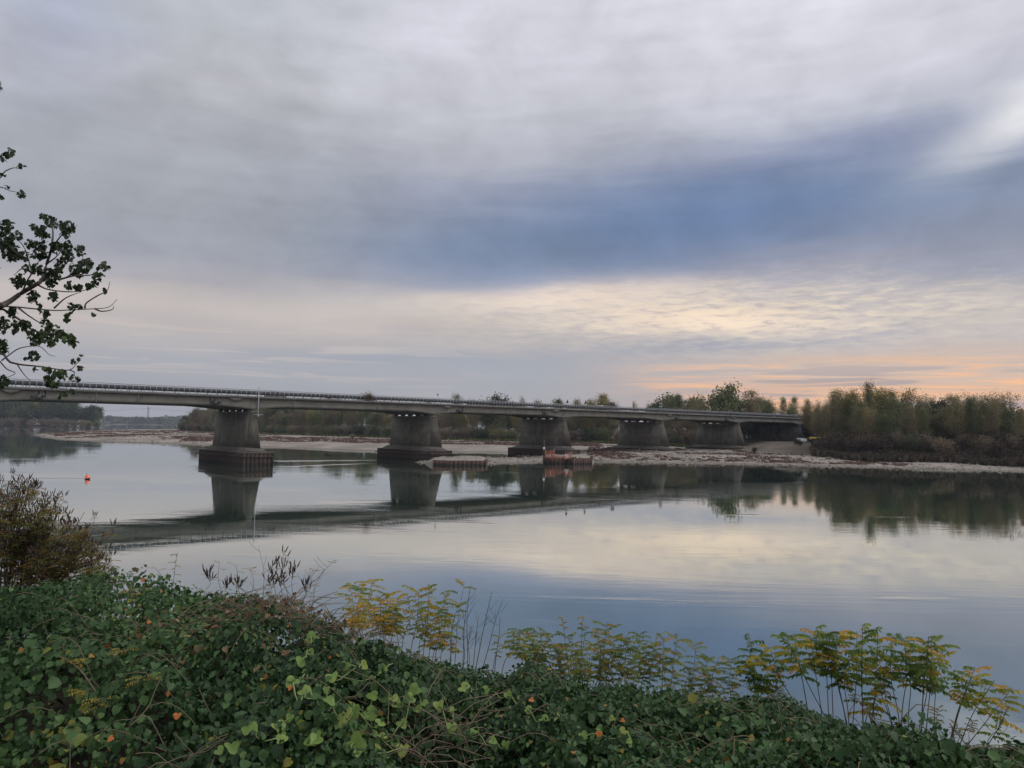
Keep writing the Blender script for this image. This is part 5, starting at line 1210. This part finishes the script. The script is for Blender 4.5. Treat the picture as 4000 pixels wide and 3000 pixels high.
S3 = [(1335,715,1350,960,dict(topy=0, tint=(.0,.3), look='dark green sapling')), (1290,745,1330,930), (1400,800,1420,950), (1480,745,1560,1030), (1440,740,1470,1000), (1575,650,1620,1050,dry), (1610,760,1650,1060), (1700,640,1690,1060,dry), (1720,705,1700,1080), (1790,720,1760,1085), (1850,680,1780,1080), (1900,760,1840,1085), (1960,780,1920,1090), (1975,760,1960,1070), (2060,740,2010,1090), (2090,800,2060,1080), (2150,800,2110,1080), (2200,770,2190,1080), (1540,830,1590,1040), (1660,850,1680,1060), (1820,860,1800,1080)] + [((a / 1.58 + 1400) * 1.58, (b + 200 * 1.58), (c / 1.58 + 1400) * 1.58, d + 200 * 1.58) for a, b, c, d in ((70,440,20,850),(190,485,130,870),(260,590,220,880),(320,600,290,880),(410,585,400,850),(150,640,120,880))]
clump(S3, c7, 10.7, 'dull olive sapling', 'the broad middle clump', 'olive saplings in the middle clump', 1200, mat='olive', leaf=.22, nleaf=24, f0=.40, lw=.045, pairs=9, topy=.22, tint=(.05, .65), r=.006)
S1 = [(265,460,330,760), (320,440,340,760), (400,415,410,760,dict(topy=.7)), (300,600,330,770,dict(topy=.7)), (450,520,450,780,dict(topy=.6)), (500,500,480,780,dict(topy=.6)), (560,520,520,790), (540,620,560,790), (470,640,470,790,dict(topy=.8)), (620,520,590,800,pale), (690,475,640,850,dict(topy=.1)), (680,560,690,850,pale), (755,455,720,850), (800,560,770,930), (850,480,785,930), (790,620,750,900), (860,580,820,930,pale), (935,560,885,950)]
clump(S1, c7, 11.0, 'yellowish sapling', 'the golden clump at centre left', 'golden saplings at centre left', 1300, mat='sapling', leaf=.22, nleaf=22, f0=.46, lw=.048, pairs=8, topy=.42, tint=(.3, .7), r=.006)
S2 = [(970,430,910,950,dict(nleaf=3, f0=.95)), (1010,450,960,940), (1035,560,970,900), (1140,490,1045,940,dict(r=.008)), (1210,530,1110,870), (1060,630,1030,900), (1190,640,1165,900,dict(nleaf=6, leaf=.08, lw=.015)), (1000,480,990,900), (1180,760,1150,950,dict(nleaf=10, leaf=.18, lw=.03, look='small leafy sapling')), (1240,780,1210,950,dict(nleaf=6, leaf=.12, lw=.02)), (1020,700,1000,930), (905,640,880,950)]
clump(S2, c7, 10.9, 'bare dark stalk', 'the stalks right of the golden clump', 'bare stalks right of the golden clump', 1400, nleaf=0, f0=.5, r=.006, topy=.5, mat='olive')
sp = dict(spikes=14, nleaf=4, f0=.75, leaf=.12, lw=.02, look='dark spiked stalk')
S0 = [(960,490,930,720,dict(nleaf=8)), (1185,540,1200,740), (1275,560,1270,740), (1350,575,1360,740,dict(topy=1.0, leaf=.18, nleaf=6, f0=.85, look='orange topped thin stalk')), (1395,460,1420,760,dict(nleaf=0, look='bare thin stalk')), (1535,480,1560,760,dict(spikes=10, nleaf=7, f0=.7)), (1800,540,1640,700,dict(nleaf=3, f0=.95, look='long bare stalk leaning right')), (1700,580,1650,720,dict(nleaf=2, f0=.9)), (1705,650,1690,760,dict(nleaf=4, f0=.8, leaf=.14)), (1110,600,1100,730,sp), (1240,650,1240,740,sp), (1290,660,1300,740,sp), (1470,550,1490,740,sp), (1590,560,1580,740,sp), (1640,670,1630,770,sp), (1510,620,1530,760,sp), (825,570,850,680), (1440,640,1450,740,sp)]
clump(S0, c6, 11.2, 'thin stalk with small leaves', 'the row behind the left hump', 'thin stalks behind the left hump', 1500, mat='olive', leaf=.12, nleaf=5, f0=.6, lw=.022, pairs=6, topy=.4, tint=(.1, .7), r=.005, low=.6)
# yellow sprigs lying in the thicket
for j, ((tx, ty), (bx, by), lb) in enumerate(((c6(310, 1105), c6(540, 1280), 'pale broken stick with a yellow leaf spray in the left thicket'), (c6(690, 1080), c6(600, 1110), 'yellow leaf spray at the middle of the left thicket'), (c6(410, 1320), c6(520, 1300), 'yellow sprig low at the left'), (c6(520, 1400), c6(575, 1310), 'hanging orange sprig beside the low yellow one'), (c6(730, 1270), c6(860, 1190), 'yellow green feathery sprig right of the low ones'), (c6(690, 730), c6(720, 800), 'yellow sprig near the crest of the left hump'), (c7(560, 1230), c7(600, 1330), 'feathery green sprig beside the dry grass'), (c7(930, 1480), c7(925, 1400), 'small fern-like sprig right of the dry grass'))):
    a = vine_hit(tx, ty) + np.array((0, 0, .08)); b = vine_hit(bx, by); g = np.random.default_rng(60 + j); o = tag(empty('leaf_sprig', b), lb, 'sprig', 'sprigs lying on the thicket')
    path = smooth_path([b - b, (a - b) * .5 + np.array((0, 0, .06)), a - b], 4); MB().tube(path, np.linspace(.009 if j == 0 else .005, .003, len(path)), 4).build('stem', M['dry' if j == 0 else 'stalkgreen'], o)
    A_, B_, C_ = [], [], []
    for i in range(6):
        q = path[int((.55 + .45 * i / 6) * (len(path) - 1))]; an = g.random() * 6.28; P_, M_, s_, rc = pinnate(g, q, np.array((cos(an), sin(an), .2)), .12, 6, .032, .2, .25); A_.append(P_); B_.append(M_); C_.append(s_)
    V, Fc = scatter(LEAFLET, LFT_F, np.vstack(A_), np.vstack(B_), np.concatenate(C_))
    link('foliage', make_mesh('foliage', V, [Fc], M['clover' if j > 5 else 'yellowleaf'], tint=np.repeat(g.random(len(V) // 4), 4)), o)
# ------------------------------------------------------------------ false-indigo shrub at the left edge
ENV = [(-260, 1900), (0, 1868), (60, 1862), (125, 1856), (180, 1890), (200, 1935), (235, 1955), (262, 2020), (300, 1985), (330, 1990), (362, 2025), (405, 2050), (440, 2140), (480, 2215)]
def shrub(tips, dist, label, seed):
    g = np.random.default_rng(seed); root = Pd(tips[0][2], 2345, dist); root[2] = Pd(tips[0][2], 2440, dist)[2]; o = tag(empty('seeding_shrub', root), label, 'shrub', 'shrubs at the left edge')
    A_, B_, C_, T_ = [], [], [], []; sk = MB(); rbs = MB()
    for tx, ty, bx in tips:
        dd = dist + g.normal(0, .35); t = Pd(tx, ty, dd); b = Pd(bx, 2345, dist + g.normal(0, .1)); b[2] = root[2] + g.uniform(0, .05)
        m = (t * .45 + b * .55) + np.array((-.10 + g.normal(0, .06), g.normal(0, .08), .05)); path = smooth_path([b, m, t], 7); st = MB().tube(path - root, np.linspace(.013, .003, len(path)), 5)
        n0 = len(path)
        for i in range(7):
            f = g.uniform(.40, .97); q = path[int(f * (n0 - 1))]; a = g.random() * 6.28; L = g.uniform(.14, .42) * (1.1 - .5 * f)
            e = q + np.array((cos(a) * L * .55 + .03, sin(a) * L * .55, L * .9)); br = smooth_path([q, (q + e) / 2 + np.array((cos(a) * .05, sin(a) * .05, -.02)), e], 3); st.tube(br - root, np.linspace(.005, .002, len(br)), 3)
            for w in range(int(g.integers(2, 6))):
                aa = g.random() * 6.28; Ls = g.uniform(.06, .12); d2 = np.array((cos(aa) * .45, sin(aa) * .45, 1.0)) + g.normal(0, .15, 3); d2 /= np.linalg.norm(d2); p1 = e + np.array((cos(aa), sin(aa), .3)) * .03
                sk.tube(np.array([p1, p1 + d2 * Ls * .25, p1 + d2 * Ls * .7, p1 + d2 * Ls]) - root, [.003, .0075, .0068, .002], 4)
            for w in range(6):
                q2 = br[int(g.integers(0, len(br)))]; an = g.random() * 6.28; P_, M_, s_, rc = pinnate(g, q2, np.array((cos(an), sin(an), .15)), g.uniform(.09, .17), 6, .034, .35, .35)
                A_.append(P_); B_.append(M_); C_.append(s_); T_.append(np.full(len(P_), g.random()))
        for i in range(18):
            q2 = path[int(g.uniform(.1, .85) * (n0 - 1))]; an = g.random() * 6.28; P_, M_, s_, rc = pinnate(g, q2, np.array((cos(an), sin(an), .15)), g.uniform(.10, .2), 7, .036, .4, .4)
            A_.append(P_); B_.append(M_); C_.append(s_); T_.append(np.full(len(P_), g.random() * .7))
        st.build('branch', M['twig'], o)
    V, Fc = scatter(LEAFLET, LFT_F, np.vstack(A_) - root, np.vstack(B_), np.concatenate(C_))
    link('foliage', make_mesh('foliage', V, [Fc], M['shrub'], tint=np.repeat(np.clip(np.concatenate(T_) + g.normal(0, .08, len(V) // 4), 0, 1), 4)), o)
    sk.build('seed_spikes', M['seed'], o)  # all seed spikes of this shrub in one mesh
ex = np.array([e[0] for e in ENV]); ey = np.array([e[1] for e in ENV])
SH = [(-250, -60, -140, 'brown shrub with seed spikes cut by the left picture edge'), (-70, 40, -40, 'tall brown green shrub with seed spikes at the left edge'), (30, 130, 20, 'tallest shrub with upright dark seed spikes at the left'), (110, 215, 70, 'shrub with seed spikes right of the tallest one'), (190, 300, 105, 'shrub leaning right over the water with dark spikes'), (270, 420, 135, 'rightmost low leaning shrub with dark seed spikes')]
for j, (xa, xb, bx, lb) in enumerate(SH):
    g = np.random.default_rng(900 + j); tips = []
    for i in range(12):
        tx = g.uniform(xa, xb); ty = np.interp(tx, ex, ey) + 10 + abs(g.normal(0, 85)) * (1 if i > 3 else .12); tips.append((tx, ty, bx + g.normal(0, 22)))
    shrub(tips, 11.6 + g.normal(0, .3), lb, 910 + j)
tw = [(410, 2175, 330), (440, 2180, 350), (470, 2195, 360), (380, 2150, 310), (455, 2235, 370), (350, 2190, 300)]
shrub([(a, b + 20, c) for a, b, c in tw], 11.3, 'small twiggy shrub between the leaning shrub and the hump', 930)
# ------------------------------------------------------------------ poplar overhanging from the left
c5 = lambda p: (p[0] / 1.5083, p[1] / 1.5083 + 500)
PT_ROOT = np.array((-8.6, 10.6, 4.6))
pop = tag(empty('overhanging_poplar', PT_ROOT), 'poplar reaching in from the left with leafy hanging branches', 'tree')
trunk = smooth_path([(0, 0, -.4), (.05, .1, 3), (.0, .0, 6), (-.1, .1, 9), (0, 0, 13)], 4); MB().tube(trunk, np.linspace(.24, .07, len(trunk)), 9).build('trunk', M['bark'], pop, True)
pg = np.random.default_rng(55)
def branch5(rows, r0, r1, d0=10.4, wob=.25, root_z=None):
    P = [Pd(*c5(q), d0 + pg.normal(0, wob) * (i > 0)) for i, q in enumerate(rows)]
    if root_z is not None: P = [PT_ROOT + np.array((0, 0, root_z)), (PT_ROOT + np.array((0, 0, root_z)) + P[0]) / 2 + np.array((0, 0, .12))] + P
    path = smooth_path(P, 4) - PT_ROOT
    MB().tube(path, np.linspace(r0, r1, len(path)), 6).build('branch', M['bark'], pop, True)
branch5([(-40,1065),(0,1050),(60,1020),(130,970),(215,920),(250,890),(275,800),(300,720),(312,620),(300,560),(260,505)], .050, .004, root_z=3.0)
for rows in ([(130,970),(160,900),(185,850),(165,770),(140,700),(90,640),(30,590)], [(250,890),(360,890),(420,860),(470,800),(490,745),(470,700)], [(360,890),(440,870),(540,865),(600,820),(625,805)], [(215,920),(280,950),(400,965),(500,955),(560,910)], [(0,1050),(100,1055),(200,1065),(330,1075),(440,1070),(560,1065),(640,1055),(690,1010)], [(500,1060),(510,1030),(580,985),(630,960),(648,905)], [(320,1060),(390,1000),(480,965)], [(110,1060),(160,1100),(230,1145),(280,1165)], [(300,720),(340,660),(390,600),(425,575)], [(185,850),(130,830),(90,860)], [(275,800),(330,760),(390,690)], [(165,770),(100,740),(50,690)], [(440,1070),(400,1110),(380,1135)], [(560,1065),(600,1080),(660,1070),(670,1050)]):
    branch5(rows, .013, .003)
branch5([(-40,1090),(60,1100),(130,1140),(190,1190),(280,1210),(370,1220),(430,1250)], .022, .004, root_z=2.6)
branch5([(-40,1355),(60,1380),(130,1395),(230,1405),(330,1420),(410,1425),(450,1390),(475,1355)], .020, .003, root_z=1.5)
for rows in ([(10,1370),(50,1340),(110,1300),(190,1285),(240,1290),(290,1335),(325,1345)], [(100,1390),(140,1450),(200,1510)], [(0,1375),(40,1420),(90,1445),(30,1475)], [(410,1425),(440,1445),(400,1500)], [(330,1420),(300,1470),(330,1520),(420,1550)], [(190,1190),(150,1160),(80,1150)]):
    branch5(rows, .009, .003)
branch5([(-40,300),(30,255),(80,235),(120,240)], .015, .003, root_z=6.6); branch5([(-40,340),(20,352),(60,370),(110,380)], .013, .003, root_z=6.3)
branch5([(-20,-290),(0,-240),(5,-215)], .01, .003, root_z=8.2)
CL = [(60,145,30),(15,170,25),(120,225,20),(15,275,15),(40,340,12),(125,385,25),(8,400,15),(255,515,20),(300,550,35),(250,610,45),(400,580,40),(350,570,30),(385,620,25),(200,580,20),(40,570,40),(40,640,50),(50,700,55),(110,630,25),(70,740,50),(140,750,30),(180,680,35),(240,690,40),(330,700,40),(390,700,40),(400,760,40),(470,720,35),(190,740,25),(250,750,30),(500,800,40),(530,790,25),(350,800,35),(330,850,40),(220,825,40),(160,820,20),(440,830,40),(480,850,30),(280,850,30),(610,810,30),(580,870,30),(560,910,20),(520,930,25),(460,930,25),(400,920,25),(105,900,40),(120,870,20),(180,905,25),(300,910,30),(260,890,20),(310,985,30),(200,980,35),(195,1010,25),(240,1050,20),(270,1090,25),(430,1050,25),(455,1050,20),(400,1110,25),(380,1130,10),(615,950,15),(550,1100,12),(70,1085,35),(30,1140,35),(100,1150,30),(150,1160,35),(90,1190,25),(190,1210,35),(210,1250,30),(270,1150,30),(310,1190,40),(260,1220,40),(310,1260,30),(350,1210,30),(400,1230,40),(430,1265,20),(15,1180,25),(20,1290,35),(10,1250,20),(200,1340,35),(145,1360,12),(205,1420,12),(430,1370,15),(470,1355,12),(470,1410,18),(275,1420,25),(350,1440,35),(290,1470,30),(310,1500,30),(380,1460,20),(440,1470,22),(455,1490,10),(330,1510,25),(425,1550,15),(375,1570,18),(370,1590,10),(20,1490,40),(5,-235,8)]
CL += [(-60 - 40 * (i % 4), 560 + 60 * i, 55) for i in range(14)]
LP = []; LT = []
for x, y, r in CL:
    n = max(2, int(r * r / 34)); dd = 10.4 + pg.normal(0, .22)
    for i in range(n):
        a = pg.random() * 6.28; q = r * math.sqrt(pg.random()) * .95; LP.append(Pd(*c5((x + q * cos(a), y + q * sin(a) * .9)), dd + pg.normal(0, .12))); LT.append((.25 if y < 1100 else .5) + pg.normal(0, .2))
LP = np.array(LP); nn = len(LP); nrm = pg.normal(0, 1, (nn, 3)); nrm[:, 1] -= .8; nrm[:, 2] += .4
V, Fc = scatter(HEART, HEART_F, LP - PT_ROOT, rots(nn, nrm, .25, np.array((0, 0, -1.0)) + pg.normal(0, .4, (nn, 3)), pg), pg.uniform(.038, .064, nn))
link('foliage', make_mesh('foliage', V, [Fc], M['poplarleaf'], tint=np.repeat(np.clip(LT, 0, 1), 9)), pop)
# ------------------------------------------------------------------ air
def haze():
    m = bpy.data.materials.new('haze_air'); m.use_nodes = True; nt = m.node_tree; nt.nodes.remove(nt.nodes['Principled BSDF'])
    v = nt.nodes.new('ShaderNodeVolumePrincipled'); v.inputs['Color'].default_value = (.72, .80, .95, 1); v.inputs['Density'].default_value = .00011; v.inputs['Anisotropy'].default_value = .0
    nt.links.new(v.outputs[0], nt.nodes['Material Output'].inputs['Volume'])
    o = MB().box((-5400, -5400, -4), (5400, 5400, 78)).build('haze', m); tag(o, kind='stuff')
haze()
